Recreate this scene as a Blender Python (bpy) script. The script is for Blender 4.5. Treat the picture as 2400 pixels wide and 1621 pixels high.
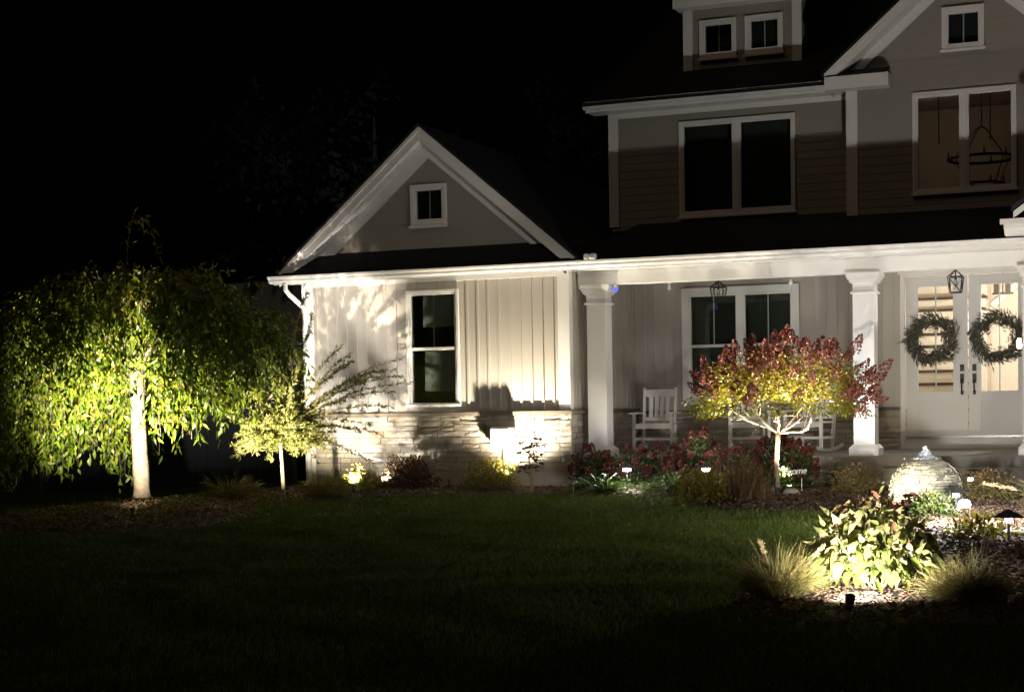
import bpy, bmesh, math, random
import numpy as np
from mathutils import Vector, Matrix

SC = bpy.context.scene
COL = SC.collection
for o in list(bpy.data.objects):
    bpy.data.objects.remove(o)

# ------------------------------------------------------------------ camera
cam_d = bpy.data.cameras.new("camera")
cam = bpy.data.objects.new("camera", cam_d)
COL.objects.link(cam)
SC.camera = cam
yaw, pitch, roll = math.radians(21.84), math.radians(-2.84), math.radians(1.03)
Fv = Vector((-math.sin(yaw) * math.cos(pitch), math.cos(yaw) * math.cos(pitch), math.sin(pitch)))
r0 = Vector((math.cos(yaw), math.sin(yaw), 0))
d0 = Fv.cross(r0)
Rv = math.cos(roll) * r0 + math.sin(roll) * d0
Dv = -math.sin(roll) * r0 + math.cos(roll) * d0
cam.matrix_world = Matrix(((Rv.x, -Dv.x, -Fv.x, 0), (Rv.y, -Dv.y, -Fv.y, 0), (Rv.z, -Dv.z, -Fv.z, 1.265), (0, 0, 0, 1)))
cam_d.sensor_width = 36
cam_d.lens = 57.0
cam_d.shift_x = -0.02
cam_d.shift_y = 0.1338
cam_d.clip_end = 600
cam_d.clip_start = 0.1

# ------------------------------------------------------------------ night sky
world = bpy.data.worlds.new("World")
SC.world = world
world.use_nodes = True
bg = world.node_tree.nodes["Background"]
bg.inputs[0].default_value = (0.35, 0.42, 0.75, 1)
bg.inputs[1].default_value = 0.0007
SC.view_settings.view_transform = 'Standard'
SC.view_settings.look = 'None'
SC.view_settings.exposure = 0
SC.view_settings.gamma = 1
SC.view_settings.use_curve_mapping = False
SC.cycles.max_bounces = 6
SC.cycles.sample_clamp_indirect = 4.0
SC.cycles.use_denoising = True

sun_d = bpy.data.lights.new("moon", 'SUN'); sun_d.energy = 0.115; sun_d.angle = math.radians(40); sun_d.color = (1.0, 0.72, 0.48)  # weak warm fill added in place of ambient night glow
sun = bpy.data.objects.new("moon", sun_d); COL.objects.link(sun)
sun.rotation_euler = Vector((0.22, 0.72, -0.66)).to_track_quat('-Z', 'Y').to_euler()
rng = np.random.default_rng(7)
random.seed(7)

# ------------------------------------------------------------------ helpers
ORG = {}

def tag(o, label=None, cat=None, group=None, kind=None):
    if label: o["label"] = label
    if cat: o["category"] = cat
    if group: o["group"] = group
    if kind: o["kind"] = kind
    return o

def thing(name, loc, label, cat, group=None):
    o = bpy.data.objects.new(name, None)
    o.empty_display_size = 0.1
    COL.objects.link(o)
    o.location = loc
    ORG[o] = Vector(loc)
    return tag(o, label, cat, group)

def link(name, me, parent=None, org=None):
    o = bpy.data.objects.new(name, me)
    COL.objects.link(o)
    if parent is not None:
        o.parent = parent
        ORG[o] = ORG[parent].copy()
    else:
        ORG[o] = Vector(org or (0, 0, 0))
        o.location = ORG[o]
    return o

class MB:
    """collects polygons in world coordinates"""
    def __init__(s):
        s.v = []; s.f = []
    def add(s, vs, fs):
        n = len(s.v)
        s.v += [tuple(p) for p in vs]
        s.f += [tuple(i + n for i in f) for f in fs]
        return s
    def box(s, x0, x1, y0, y1, z0, z1):
        return s.add([(x0, y0, z0), (x1, y0, z0), (x1, y1, z0), (x0, y1, z0), (x0, y0, z1), (x1, y0, z1), (x1, y1, z1), (x0, y1, z1)],
                     [(0, 3, 2, 1), (4, 5, 6, 7), (0, 1, 5, 4), (1, 2, 6, 5), (2, 3, 7, 6), (3, 0, 4, 7)])
    def prism(s, pts, d):
        """pts: closed polygon (3-D points), extruded by vector d"""
        n = len(pts); d = Vector(d)
        a = [Vector(p) for p in pts]
        return s.add(a + [p + d for p in a], [tuple(range(n))[::-1], tuple(range(n, 2 * n))] +
                     [(i, (i + 1) % n, (i + 1) % n + n, i + n) for i in range(n)])
    def tube(s, pts, rad, k=6, cap=True):
        pts = [Vector(p) for p in pts]
        if not hasattr(rad, '__len__'): rad = [rad] * len(pts)
        vs = []; fs = []
        up = Vector((0.31, 0.22, 0.93))
        for i, p in enumerate(pts):
            t = (pts[min(i + 1, len(pts) - 1)] - pts[max(i - 1, 0)]).normalized()
            a = t.cross(up)
            if a.length < 1e-3: a = t.cross(Vector((1, 0, 0)))
            a.normalize(); b = t.cross(a)
            for j in range(k):
                w = 2 * math.pi * j / k
                vs.append(p + (a * math.cos(w) + b * math.sin(w)) * rad[i])
        for i in range(len(pts) - 1):
            for j in range(k):
                fs.append((i * k + j, i * k + (j + 1) % k, (i + 1) * k + (j + 1) % k, (i + 1) * k + j))
        if cap:
            fs.append(tuple(range(k))[::-1]); fs.append(tuple((len(pts) - 1) * k + j for j in range(k)))
        return s.add(vs, fs)
    def lathe(s, c, prof, k=16):
        """prof: (r, z) pairs from bottom to top"""
        vs = []; fs = []
        for r, z in prof:
            for j in range(k):
                w = 2 * math.pi * j / k
                vs.append((c[0] + r * math.cos(w), c[1] + r * math.sin(w), c[2] + z))
        for i in range(len(prof) - 1):
            for j in range(k):
                fs.append((i * k + j, i * k + (j + 1) % k, (i + 1) * k + (j + 1) % k, (i + 1) * k + j))
        fs.append(tuple(range(k))[::-1]); fs.append(tuple((len(prof) - 1) * k + j for j in range(k)))
        return s.add(vs, fs)
    def build(s, name, mat, parent=None, org=None, bevel=0, smooth=False):
        off = ORG[parent] if parent is not None else Vector(org or (0, 0, 0))
        me = bpy.data.meshes.new(name)
        me.from_pydata([(p[0] - off.x, p[1] - off.y, p[2] - off.z) for p in s.v], [], s.f)
        me.materials.append(mat)
        if smooth:
            me.shade_smooth()
        me.update()
        o = link(name, me, parent, org)
        if bevel:
            m = o.modifiers.new("bevel", 'BEVEL'); m.width = bevel; m.segments = 2; m.limit_method = 'ANGLE'
        return o

def mesh_np(name, V, loops, starts, mat, parent=None, org=None, tint=None, smooth=False):
    off = np.array(ORG[parent] if parent is not None else (org or (0, 0, 0)))
    me = bpy.data.meshes.new(name)
    V = np.asarray(V, float) - off
    me.vertices.add(len(V)); me.vertices.foreach_set("co", V.ravel().astype(np.float32))
    me.loops.add(len(loops)); me.loops.foreach_set("vertex_index", np.asarray(loops, np.int32))
    me.polygons.add(len(starts)); me.polygons.foreach_set("loop_start", np.asarray(starts, np.int32))
    if tint is not None:
        a = me.attributes.new("tint", 'FLOAT', 'POINT')
        a.data.foreach_set("value", np.asarray(tint, np.float32))
    me.materials.append(mat)
    if smooth:
        me.shade_smooth()
    me.update(); me.validate()
    return link(name, me, parent, org)

def norm(a):
    return a / (np.linalg.norm(a, axis=-1, keepdims=True) + 1e-9)

def leaves(name, P, D, L, W, mat, parent=None, org=None, tint=None, seed=0, flat=0.0, curl=0.15):
    """folded leaf blades: base at P, pointing along D; one mesh"""
    r = np.random.default_rng(seed)
    P = np.asarray(P, float); D = norm(np.asarray(D, float)); n = len(P)
    L = np.broadcast_to(np.asarray(L, float), (n,))[:, None]; W = np.broadcast_to(np.asarray(W, float), (n,))[:, None]
    R = r.normal(size=(n, 3)); R[:, 2] += flat * 3
    S = norm(np.cross(D, R)); N = norm(np.cross(S, D))
    base = P; tip = P + D * L - N * L * curl
    mid = P + D * L * 0.45 + N * L * 0.02
    le = P + D * L * 0.42 + S * W * 0.5 + N * W * 0.18
    ri = P + D * L * 0.42 - S * W * 0.5 + N * W * 0.18
    V = np.stack([base, le, tip, ri, mid], 1).reshape(-1, 3)
    f = np.array([0, 4, 1, 1, 4, 2, 0, 3, 4, 4, 3, 2])
    loops = (np.arange(n)[:, None] * 5 + f).ravel()
    starts = np.arange(n * 4) * 3
    if tint is None: tint = r.random(n)
    return mesh_np(name, V, loops, starts, mat, parent, org, np.repeat(tint, 5))

def ribbons(name, curves, width, mat, parent=None, org=None, tint=None, seed=0):
    """curves: (n, m, 3) centre lines; blades that taper to the tip"""
    r = np.random.default_rng(seed)
    C = np.asarray(curves, float); n, m, _ = C.shape
    T = norm(np.gradient(C, axis=1))
    R = r.normal(size=(n, 1, 3)); R[..., 2] *= 0.2
    S = norm(np.cross(T, np.broadcast_to(R, C.shape)))
    w = np.broadcast_to(np.asarray(width, float), (n,))[:, None, None] * (1 - np.linspace(0, 1, m) ** 2)[None, :, None] * 0.5 + 0.0004
    V = np.stack([C - S * w, C + S * w], 2).reshape(-1, 3)
    i = np.arange(m - 1) * 2
    q = np.stack([i, i + 1, i + 3, i + 2], 1)
    loops = (np.arange(n)[:, None, None] * (2 * m) + q[None]).ravel()
    starts = np.arange(n * (m - 1)) * 4
    if tint is None: tint = r.random(n)
    return mesh_np(name, V, loops, starts, mat, parent, org, np.repeat(tint, 2 * m))

# ------------------------------------------------------------------ materials
def new_mat(name):
    m = bpy.data.materials.new(name); m.use_nodes = True
    nt = m.node_tree
    return m, nt, nt.nodes["Principled BSDF"], nt.nodes, nt.links

def mat_plain(name, col, rough=0.6, noise=0.12, scale=8, bump=0.0, bscale=60, metal=0.0, spec=0.4):
    m, nt, p, N, K = new_mat(name)
    p.inputs["Roughness"].default_value = rough; p.inputs["Metallic"].default_value = metal
    p.inputs["Specular IOR Level"].default_value = spec
    tc = N.new("ShaderNodeTexCoord")
    nz = N.new("ShaderNodeTexNoise"); nz.inputs["Scale"].default_value = scale; nz.inputs["Detail"].default_value = 6
    K.new(tc.outputs["Object"], nz.inputs["Vector"])
    mx = N.new("ShaderNodeMix"); mx.data_type = 'RGBA'
    mx.inputs[6].default_value = (*[c * (1 - noise) for c in col], 1); mx.inputs[7].default_value = (*[min(1, c * (1 + noise)) for c in col], 1)
    K.new(nz.outputs["Fac"], mx.inputs[0]); K.new(mx.outputs[2], p.inputs["Base Color"])
    if bump:
        n2 = N.new("ShaderNodeTexNoise"); n2.inputs["Scale"].default_value = bscale; n2.inputs["Detail"].default_value = 5
        K.new(tc.outputs["Object"], n2.inputs["Vector"])
        b = N.new("ShaderNodeBump"); b.inputs["Strength"].default_value = bump; b.inputs["Distance"].default_value = 0.01
        K.new(n2.outputs["Fac"], b.inputs["Height"]); K.new(b.outputs[0], p.inputs["Normal"])
    return m

def mat_ramp(name, stops, src="tint", rough=0.5, transl=0.35, spec=0.3):
    """leaf / chip material: colour by per-leaf attribute (or object random), thin translucent blade"""
    m, nt, p, N, K = new_mat(name)
    if src == "tint":
        a = N.new("ShaderNodeAttribute"); a.attribute_name = "tint"; out = a.outputs["Fac"]
    else:
        a = N.new("ShaderNodeObjectInfo"); out = a.outputs["Random"]
    cr = N.new("ShaderNodeValToRGB")
    els = cr.color_ramp.elements
    while len(els) < len(stops): els.new(0.5)
    for e, (t, c) in zip(els, stops):
        e.position = t; e.color = (*c, 1)
    K.new(out, cr.inputs[0]); K.new(cr.outputs[0], p.inputs["Base Color"])
    p.inputs["Roughness"].default_value = rough; p.inputs["Specular IOR Level"].default_value = spec
    if transl:
        tr = N.new("ShaderNodeBsdfTranslucent"); ms = N.new("ShaderNodeMixShader"); ms.inputs[0].default_value = transl
        K.new(cr.outputs[0], tr.inputs[0]); K.new(p.outputs[0], ms.inputs[1]); K.new(tr.outputs[0], ms.inputs[2])
        K.new(ms.outputs[0], N["Material Output"].inputs[0])
    return m

def mat_stone(name, stops, rough=0.75, bump=0.6):
    m = mat_ramp(name, stops, src="object", rough=rough, transl=0)
    N = m.node_tree.nodes; K = m.node_tree.links; p = N["Principled BSDF"]
    tc = N.new("ShaderNodeTexCoord"); nz = N.new("ShaderNodeTexNoise"); nz.inputs["Scale"].default_value = 9; nz.inputs["Detail"].default_value = 8
    K.new(tc.outputs["Object"], nz.inputs["Vector"])
    mp = N.new("ShaderNodeMapRange"); mp.inputs[3].default_value = 0.7; mp.inputs[4].default_value = 1.25
    K.new(nz.outputs["Fac"], mp.inputs[0])
    mu = N.new("ShaderNodeMix"); mu.data_type = 'RGBA'; mu.blend_type = 'MULTIPLY'; mu.inputs[0].default_value = 1
    src = p.inputs["Base Color"].links[0].from_socket
    K.new(src, mu.inputs[6]); K.new(mp.outputs[0], mu.inputs[7]); K.new(mu.outputs[2], p.inputs["Base Color"])
    n2 = N.new("ShaderNodeTexNoise"); n2.inputs["Scale"].default_value = 28; n2.inputs["Detail"].default_value = 8
    K.new(tc.outputs["Object"], n2.inputs["Vector"])
    b = N.new("ShaderNodeBump"); b.inputs["Strength"].default_value = bump; b.inputs["Distance"].default_value = 0.02
    K.new(n2.outputs["Fac"], b.inputs["Height"]); K.new(b.outputs[0], p.inputs["Normal"])
    return m

def mat_glass(name, tint=(0.9, 0.95, 0.93), refl=0.1):
    m, nt, p, N, K = new_mat(name)
    N.remove(p)
    t = N.new("ShaderNodeBsdfTransparent"); t.inputs[0].default_value = (*tint, 1)
    g = N.new("ShaderNodeBsdfGlossy"); g.inputs["Roughness"].default_value = 0.02
    fr = N.new("ShaderNodeFresnel"); fr.inputs[0].default_value = 1.5
    ms = N.new("ShaderNodeMixShader")
    K.new(fr.outputs[0], ms.inputs[0]); K.new(t.outputs[0], ms.inputs[1]); K.new(g.outputs[0], ms.inputs[2])
    K.new(ms.outputs[0], N["Material Output"].inputs[0])
    return m

def mat_emit(name, col, strength):
    m, nt, p, N, K = new_mat(name)
    p.inputs["Base Color"].default_value = (*col, 1)
    p.inputs["Emission Color"].default_value = (*col, 1); p.inputs["Emission Strength"].default_value = strength
    return m

M = {}
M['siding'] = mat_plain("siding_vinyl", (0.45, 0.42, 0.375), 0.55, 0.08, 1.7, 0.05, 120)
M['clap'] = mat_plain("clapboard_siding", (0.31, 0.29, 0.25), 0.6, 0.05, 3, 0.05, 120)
M['trim'] = mat_plain("white_trim", (0.78, 0.77, 0.74), 0.4, 0.03, 4)
M['white'] = mat_plain("white_paint", (0.78, 0.78, 0.76), 0.45, 0.04, 6)
M['door'] = mat_plain("white_door_paint", (0.66, 0.65, 0.62), 0.4, 0.03, 5)
M['shingle'] = mat_plain("asphalt_shingle", (0.016, 0.016, 0.019), 0.9, 0.5, 14, 0.5, 40)
M['stone'] = mat_stone("veneer_stone", [(0.0, (0.45, 0.40, 0.32)), (0.3, (0.40, 0.375, 0.33)), (0.55, (0.48, 0.44, 0.37)), (0.75, (0.31, 0.275, 0.23)), (0.9, (0.43, 0.355, 0.26)), (1.0, (0.50, 0.47, 0.42))])
M['mortar'] = mat_plain("mortar", (0.22, 0.20, 0.17), 0.9, 0.2, 20, 0.3)
M['found'] = mat_plain("parged_concrete", (0.42, 0.39, 0.34), 0.85, 0.15, 5, 0.3, 30)
M['concrete'] = mat_plain("porch_concrete", (0.27, 0.26, 0.24), 0.85, 0.15, 4, 0.25, 40)
M['ledge'] = mat_plain("stone_ledge", (0.17, 0.145, 0.115), 0.8, 0.2, 10, 0.4, 40)
M['black'] = mat_plain("black_metal", (0.02, 0.02, 0.02), 0.45, 0.1, 20)
M['dark'] = mat_plain("dark_room", (0.03, 0.03, 0.032), 0.9, 0.05, 4)
M['blind'] = mat_plain("pale_blind", (0.45, 0.45, 0.42), 0.8, 0.05, 10)
M['darkblind'] = mat_plain("dark_blind", (0.045, 0.045, 0.04), 0.8, 0.25, 1.2)
M['glass'] = mat_glass("window_glass")
M['inwall'] = mat_plain("cream_interior_paint", (0.72, 0.62, 0.52), 0.7, 0.03, 3)
M['tread'] = mat_plain("dark_wood_tread", (0.05, 0.035, 0.025), 0.5, 0.3, 12)
M['bark'] = mat_plain("grey_brown_bark", (0.095, 0.077, 0.06), 0.9, 0.8, 13, 1.0, 30, spec=0.15)
M['darktwig'] = mat_plain("dark_twig", (0.07, 0.055, 0.04), 0.8, 0.3, 25)
M['palebark'] = mat_plain("pale_bark", (0.27, 0.225, 0.15), 0.8, 0.3, 25, 0.7, 60)
M['stem'] = mat_plain("tan_stem", (0.30, 0.22, 0.12), 0.8, 0.25, 30)
M['soil'] = mat_plain("dark_mulch", (0.05, 0.034, 0.024), 0.95, 0.5, 9, 0.9, 25)
M['chips'] = mat_ramp("bark_chips", [(0, (0.035, 0.022, 0.015)), (0.5, (0.085, 0.05, 0.032)), (1, (0.17, 0.115, 0.08))], rough=0.85, transl=0)
M['soilbase'] = M['soil']
M['lawn'] = mat_plain("lawn_soil_turf", (0.030, 0.042, 0.014), 0.95, 0.5, 2.2, 0.6, 60)
M['grass'] = mat_ramp("turf_blades", [(0, (0.05, 0.085, 0.016)), (0.6, (0.105, 0.14, 0.028)), (0.85, (0.15, 0.14, 0.045)), (1, (0.12, 0.11, 0.05))], rough=0.8, transl=0.35, spec=0.1)
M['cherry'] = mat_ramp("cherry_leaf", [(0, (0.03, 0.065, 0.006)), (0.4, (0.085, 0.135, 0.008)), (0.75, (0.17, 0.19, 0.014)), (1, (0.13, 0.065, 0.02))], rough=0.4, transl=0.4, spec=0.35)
M['willow'] = mat_ramp("willow_leaf", [(0, (0.13, 0.16, 0.04)), (0.5, (0.23, 0.25, 0.06)), (1, (0.36, 0.35, 0.15))], rough=0.45, transl=0.4)
M['hydleaf'] = mat_ramp("hydrangea_leaf", [(0, (0.15, 0.16, 0.010)), (0.4, (0.20, 0.17, 0.012)), (0.7, (0.17, 0.11, 0.03)), (1, (0.12, 0.035, 0.025))], rough=0.45, transl=0.35)
M['bloom'] = mat_ramp("faded_hydrangea_bloom", [(0, (0.08, 0.018, 0.02)), (0.4, (0.19, 0.045, 0.042)), (0.75, (0.34, 0.12, 0.10)), (1, (0.46, 0.26, 0.18))], rough=0.7, transl=0.25)
M['redbloom'] = mat_ramp("dark_red_bloom", [(0, (0.05, 0.010, 0.012)), (0.6, (0.11, 0.024, 0.022)), (1, (0.24, 0.08, 0.06))], rough=0.7, transl=0.2)
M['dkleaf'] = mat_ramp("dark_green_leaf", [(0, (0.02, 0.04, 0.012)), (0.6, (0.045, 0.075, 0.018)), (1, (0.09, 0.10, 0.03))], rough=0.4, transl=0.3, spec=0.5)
M['yleaf'] = mat_ramp("yellow_green_leaf", [(0, (0.09, 0.11, 0.015)), (0.5, (0.17, 0.16, 0.022)), (1, (0.26, 0.17, 0.03))], rough=0.5, transl=0.4)
M['brleaf'] = mat_ramp("bronze_leaf", [(0, (0.04, 0.03, 0.014)), (0.5, (0.09, 0.055, 0.025)), (1, (0.15, 0.06, 0.035))], rough=0.45, transl=0.3, spec=0.45)
M['mapleleaf'] = mat_ramp("red_green_leaf", [(0, (0.02, 0.03, 0.01)), (0.75, (0.03, 0.035, 0.012)), (1, (0.20, 0.02, 0.015))], rough=0.5, transl=0.25)
M['coral'] = mat_ramp("coral_pink_leaf", [(0, (0.09, 0.10, 0.03)), (0.55, (0.16, 0.13, 0.05)), (1, (0.30, 0.12, 0.08))], rough=0.5, transl=0.35)
M['heuch'] = mat_ramp("plum_leaf", [(0, (0.045, 0.014, 0.016)), (0.6, (0.10, 0.03, 0.025)), (1, (0.22, 0.12, 0.08))], rough=0.35, transl=0.25, spec=0.6)
M['strap'] = mat_ramp("strap_leaf", [(0, (0.03, 0.06, 0.015)), (0.6, (0.07, 0.10, 0.022)), (1, (0.14, 0.15, 0.045))], rough=0.4, transl=0.3, spec=0.45)
M['straw'] = mat_ramp("straw_grass", [(0, (0.05, 0.075, 0.016)), (0.4, (0.095, 0.10, 0.024)), (0.75, (0.16, 0.115, 0.042)), (1, (0.26, 0.17, 0.08))], rough=0.6, transl=0.35)
M['redgrass'] = mat_ramp("russet_grass", [(0, (0.05, 0.03, 0.018)), (0.5, (0.11, 0.055, 0.03)), (1, (0.22, 0.15, 0.05))], rough=0.6, transl=0.3)
M['plume'] = mat_ramp("grass_plume", [(0, (0.30, 0.22, 0.12)), (1, (0.42, 0.32, 0.19))], rough=0.8, transl=0.3)
M['shrubleaf'] = mat_ramp("big_hydrangea_leaf", [(0, (0.09, 0.125, 0.03)), (0.45, (0.14, 0.155, 0.04)), (0.75, (0.17, 0.13, 0.06)), (1, (0.18, 0.075, 0.05))], src="object", rough=0.4, transl=0.4, spec=0.45)
M['fill'] = mat_ramp("shrub_fill_leaf", [(0, (0.10, 0.135, 0.035)), (0.55, (0.15, 0.165, 0.055)), (0.85, (0.17, 0.13, 0.07)), (1, (0.14, 0.06, 0.045))], rough=0.45, transl=0.4)
M['slate'] = mat_stone("wet_slate", [(0, (0.16, 0.155, 0.12)), (0.5, (0.28, 0.27, 0.21)), (1, (0.42, 0.41, 0.31))], rough=0.25, bump=0.5)
M['slatecore'] = mat_plain("wet_dark_core", (0.02, 0.02, 0.02), 0.3, 0.2, 10)
M['rock'] = mat_plain("pale_boulder", (0.35, 0.34, 0.31), 0.8, 0.25, 9, 0.6, 20)
M['paver'] = mat_plain("grey_paver", (0.16, 0.15, 0.14), 0.8, 0.2, 9, 0.4, 30)
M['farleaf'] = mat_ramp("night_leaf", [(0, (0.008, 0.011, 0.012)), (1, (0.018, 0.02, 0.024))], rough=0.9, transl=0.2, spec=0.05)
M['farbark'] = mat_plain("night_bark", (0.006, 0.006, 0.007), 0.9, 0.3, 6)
M['shedtrim'] = mat_plain("blue_grey_trim", (0.05, 0.065, 0.08), 0.7, 0.1, 5)
M['shed'] = mat_plain("blue_grey_metal", (0.016, 0.021, 0.032), 0.6, 0.15, 3)

# ------------------------------------------------------------------ ground
def gz(x, y):
    z = np.minimum(0, -0.3 * (20.5 - y) / 15.5)
    return z - 0.06 * np.maximum(0, -13.0 - x) * np.clip((x + 60) / 47, 0, 1)

def gz1(x, y): return float(gz(np.float64(x), np.float64(y)))

xs = np.unique(np.concatenate([np.linspace(-140, -22, 20), np.arange(-22, 6, 0.5), np.linspace(6, 120, 16)]))
ys = np.unique(np.concatenate([np.linspace(-40, 4, 8), np.arange(4, 30, 0.5), np.linspace(30, 200, 18)]))
X, Y = np.meshgrid(xs, ys)
Z = gz(X, Y)
V = np.stack([X, Y, Z], -1).reshape(-1, 3)
nx, ny = len(xs), len(ys)
i = (np.arange(ny - 1)[:, None] * nx + np.arange(nx - 1)[None]).ravel()
q = np.stack([i, i + 1, i + nx + 1, i + nx], 1)
lawn = mesh_np("lawn", V, q.ravel(), np.arange(len(q)) * 4, M['lawn'], smooth=True)
tag(lawn, "dark mown lawn in front of the house", "lawn", kind="structure")

def smooth_poly(pts, it=2):
    for _ in range(it):
        q = []
        for a, b in zip(pts, pts[1:] + pts[:1]):
            q.append((0.75 * a[0] + 0.25 * b[0], 0.75 * a[1] + 0.25 * b[1])); q.append((0.25 * a[0] + 0.75 * b[0], 0.25 * a[1] + 0.75 * b[1]))
        pts = q
    return pts

def inside(poly, x, y):
    x = np.asarray(x); y = np.asarray(y); r = np.zeros(x.shape, bool)
    for (x1, y1), (x2, y2) in zip(poly, poly[1:] + poly[:1]):
        c = ((y1 > y) != (y2 > y)) & (x < (x2 - x1) * (y - y1) / (y2 - y1 + 1e-12) + x1)
        r ^= c
    return r

def edge_dist(poly, x, y):
    d = np.full(np.shape(x), 9.0)
    for (x1, y1), (x2, y2) in zip(poly, poly[1:] + poly[:1]):
        L2 = (x2 - x1) ** 2 + (y2 - y1) ** 2 + 1e-12
        t = np.clip(((x - x1) * (x2 - x1) + (y - y1) * (y2 - y1)) / L2, 0, 1)
        d = np.minimum(d, np.hypot(x - x1 - t * (x2 - x1), y - y1 - t * (y2 - y1)))
    return d

def bed_h(poly, x, y, lift):
    return gz(x, y) + 0.012 + lift * np.clip(edge_dist(poly, x, y) / 0.5, 0, 1) + 0.006 * np.sin(x * 17 + 1.3 * np.sin(y * 13)) * np.sin(y * 19)

def bed(name, poly, lift, label):
    bm = bmesh.new()
    vs = [bm.verts.new((x, y, 0)) for x, y in poly]
    bm.faces.new(vs)
    x0, x1 = min(p[0] for p in poly), max(p[0] for p in poly); y0, y1 = min(p[1] for p in poly), max(p[1] for p in poly)
    for a in np.arange(x0 + 0.1, x1, 0.25):
        bmesh.ops.bisect_plane(bm, geom=bm.verts[:] + bm.edges[:] + bm.faces[:], plane_co=(a, 0, 0), plane_no=(1, 0, 0))
    for a in np.arange(y0 + 0.1, y1, 0.25):
        bmesh.ops.bisect_plane(bm, geom=bm.verts[:] + bm.edges[:] + bm.faces[:], plane_co=(0, a, 0), plane_no=(0, 1, 0))
    co = np.array([v.co[:] for v in bm.verts])
    z = bed_h(poly, co[:, 0], co[:, 1], lift)
    for v, h in zip(bm.verts, z): v.co.z = h
    bmesh.ops.recalc_face_normals(bm, faces=bm.faces[:])
    if sum(f.normal.z for f in bm.faces) < 0: bmesh.ops.reverse_faces(bm, faces=bm.faces[:])
    me = bpy.data.meshes.new(name); bm.to_mesh(me); bm.free(); me.materials.append(M['soil']); me.shade_smooth()
    o = link(name, me)
    return tag(o, label, "mulch bed", kind="structure")

BED = smooth_poly([(-12.9, 21.5), (-12.7, 20.2), (-12.4, 19.0), (-11.7, 18.9), (-11.0, 19.2), (-10.4, 19.95), (-9.7, 20.3), (-8.8, 20.45), (-8.0, 20.75), (-7.1, 20.85),
       (-6.2, 20.4), (-5.75, 19.4), (-5.2, 18.75), (-4.5, 18.3), (-3.95, 18.3), (-3.55, 18.1), (-3.2, 17.5), (-2.85, 16.9), (-2.65, 16.2), (-2.75, 15.0), (-2.85, 13.6), (-2.95, 12.2),
       (-3.05, 11.2), (-2.75, 10.6), (-2.0, 10.3), (-1.2, 10.4), (-0.3, 10.8), (0.5, 12.5), (0.9, 15.0), (0.9, 21.4), (-3.7, 21.45), (-3.85, 22.2), (-8.1, 22.2), (-8.1, 21.95), (-12.6, 21.95)])
RING = smooth_poly([(-13.3, 14.9), (-11.9, 14.6), (-10.7, 15.0), (-10.1, 16.1), (-10.7, 17.6), (-12.0, 19.2), (-13.4, 19.8), (-14.6, 19.2), (-14.9, 17.2), (-14.4, 15.6)])
bed("mulch_bed", BED, 0.05, "long curved bed of dark mulch along the house front")
bed("mulch_ring", RING, 0.06, "round bed of dark mulch under the weeping tree")

def chips(name, poly, n, box, lift, label, seed):
    r = np.random.default_rng(seed)
    x = r.uniform(box[0], box[1], n * 4); y = r.uniform(box[2], box[3], n * 4)
    k = inside(poly, x, y); x = x[k][:n]; y = y[k][:n]; n = len(x)
    z = bed_h(poly, x, y, lift) + r.uniform(0.0, 0.012, n)
    a = r.uniform(0, 6.28, n); L = r.uniform(0.02, 0.06, n); W = r.uniform(0.008, 0.02, n)
    t = np.stack([np.cos(a), np.sin(a), r.normal(0, 0.35, n)], 1); s = np.stack([-np.sin(a), np.cos(a), r.normal(0, 0.35, n)], 1)
    P = np.stack([x, y, z], 1); up = np.array([0, 0, 0.006])
    c = [P - t * L[:, None] / 2 - s * W[:, None] / 2, P + t * L[:, None] / 2 - s * W[:, None] / 2, P + t * L[:, None] / 2 + s * W[:, None] / 2, P - t * L[:, None] / 2 + s * W[:, None] / 2]
    V = np.stack(c + [c[0] + up, c[1] + up, c[2] + up, c[3] + up], 1).reshape(-1, 3)
    f = np.array([4, 5, 6, 7, 0, 1, 5, 4, 1, 2, 6, 5, 2, 3, 7, 6, 3, 0, 4, 7])
    o = mesh_np(name, V, (np.arange(n)[:, None] * 8 + f).ravel(), np.arange(n * 5) * 4, M['chips'], tint=np.repeat(r.random(n), 8))
    tag(o, label, "mulch", kind="stuff")

chips("mulch_chips", BED, 26000, (-13, 1, 10.2, 22.3), 0.05, "loose bark chips over the house bed", 3)
chips("mulch_chips", RING, 6000, (-15, -10, 14.5, 20), 0.06, "loose bark chips under the weeping tree", 4)

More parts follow.
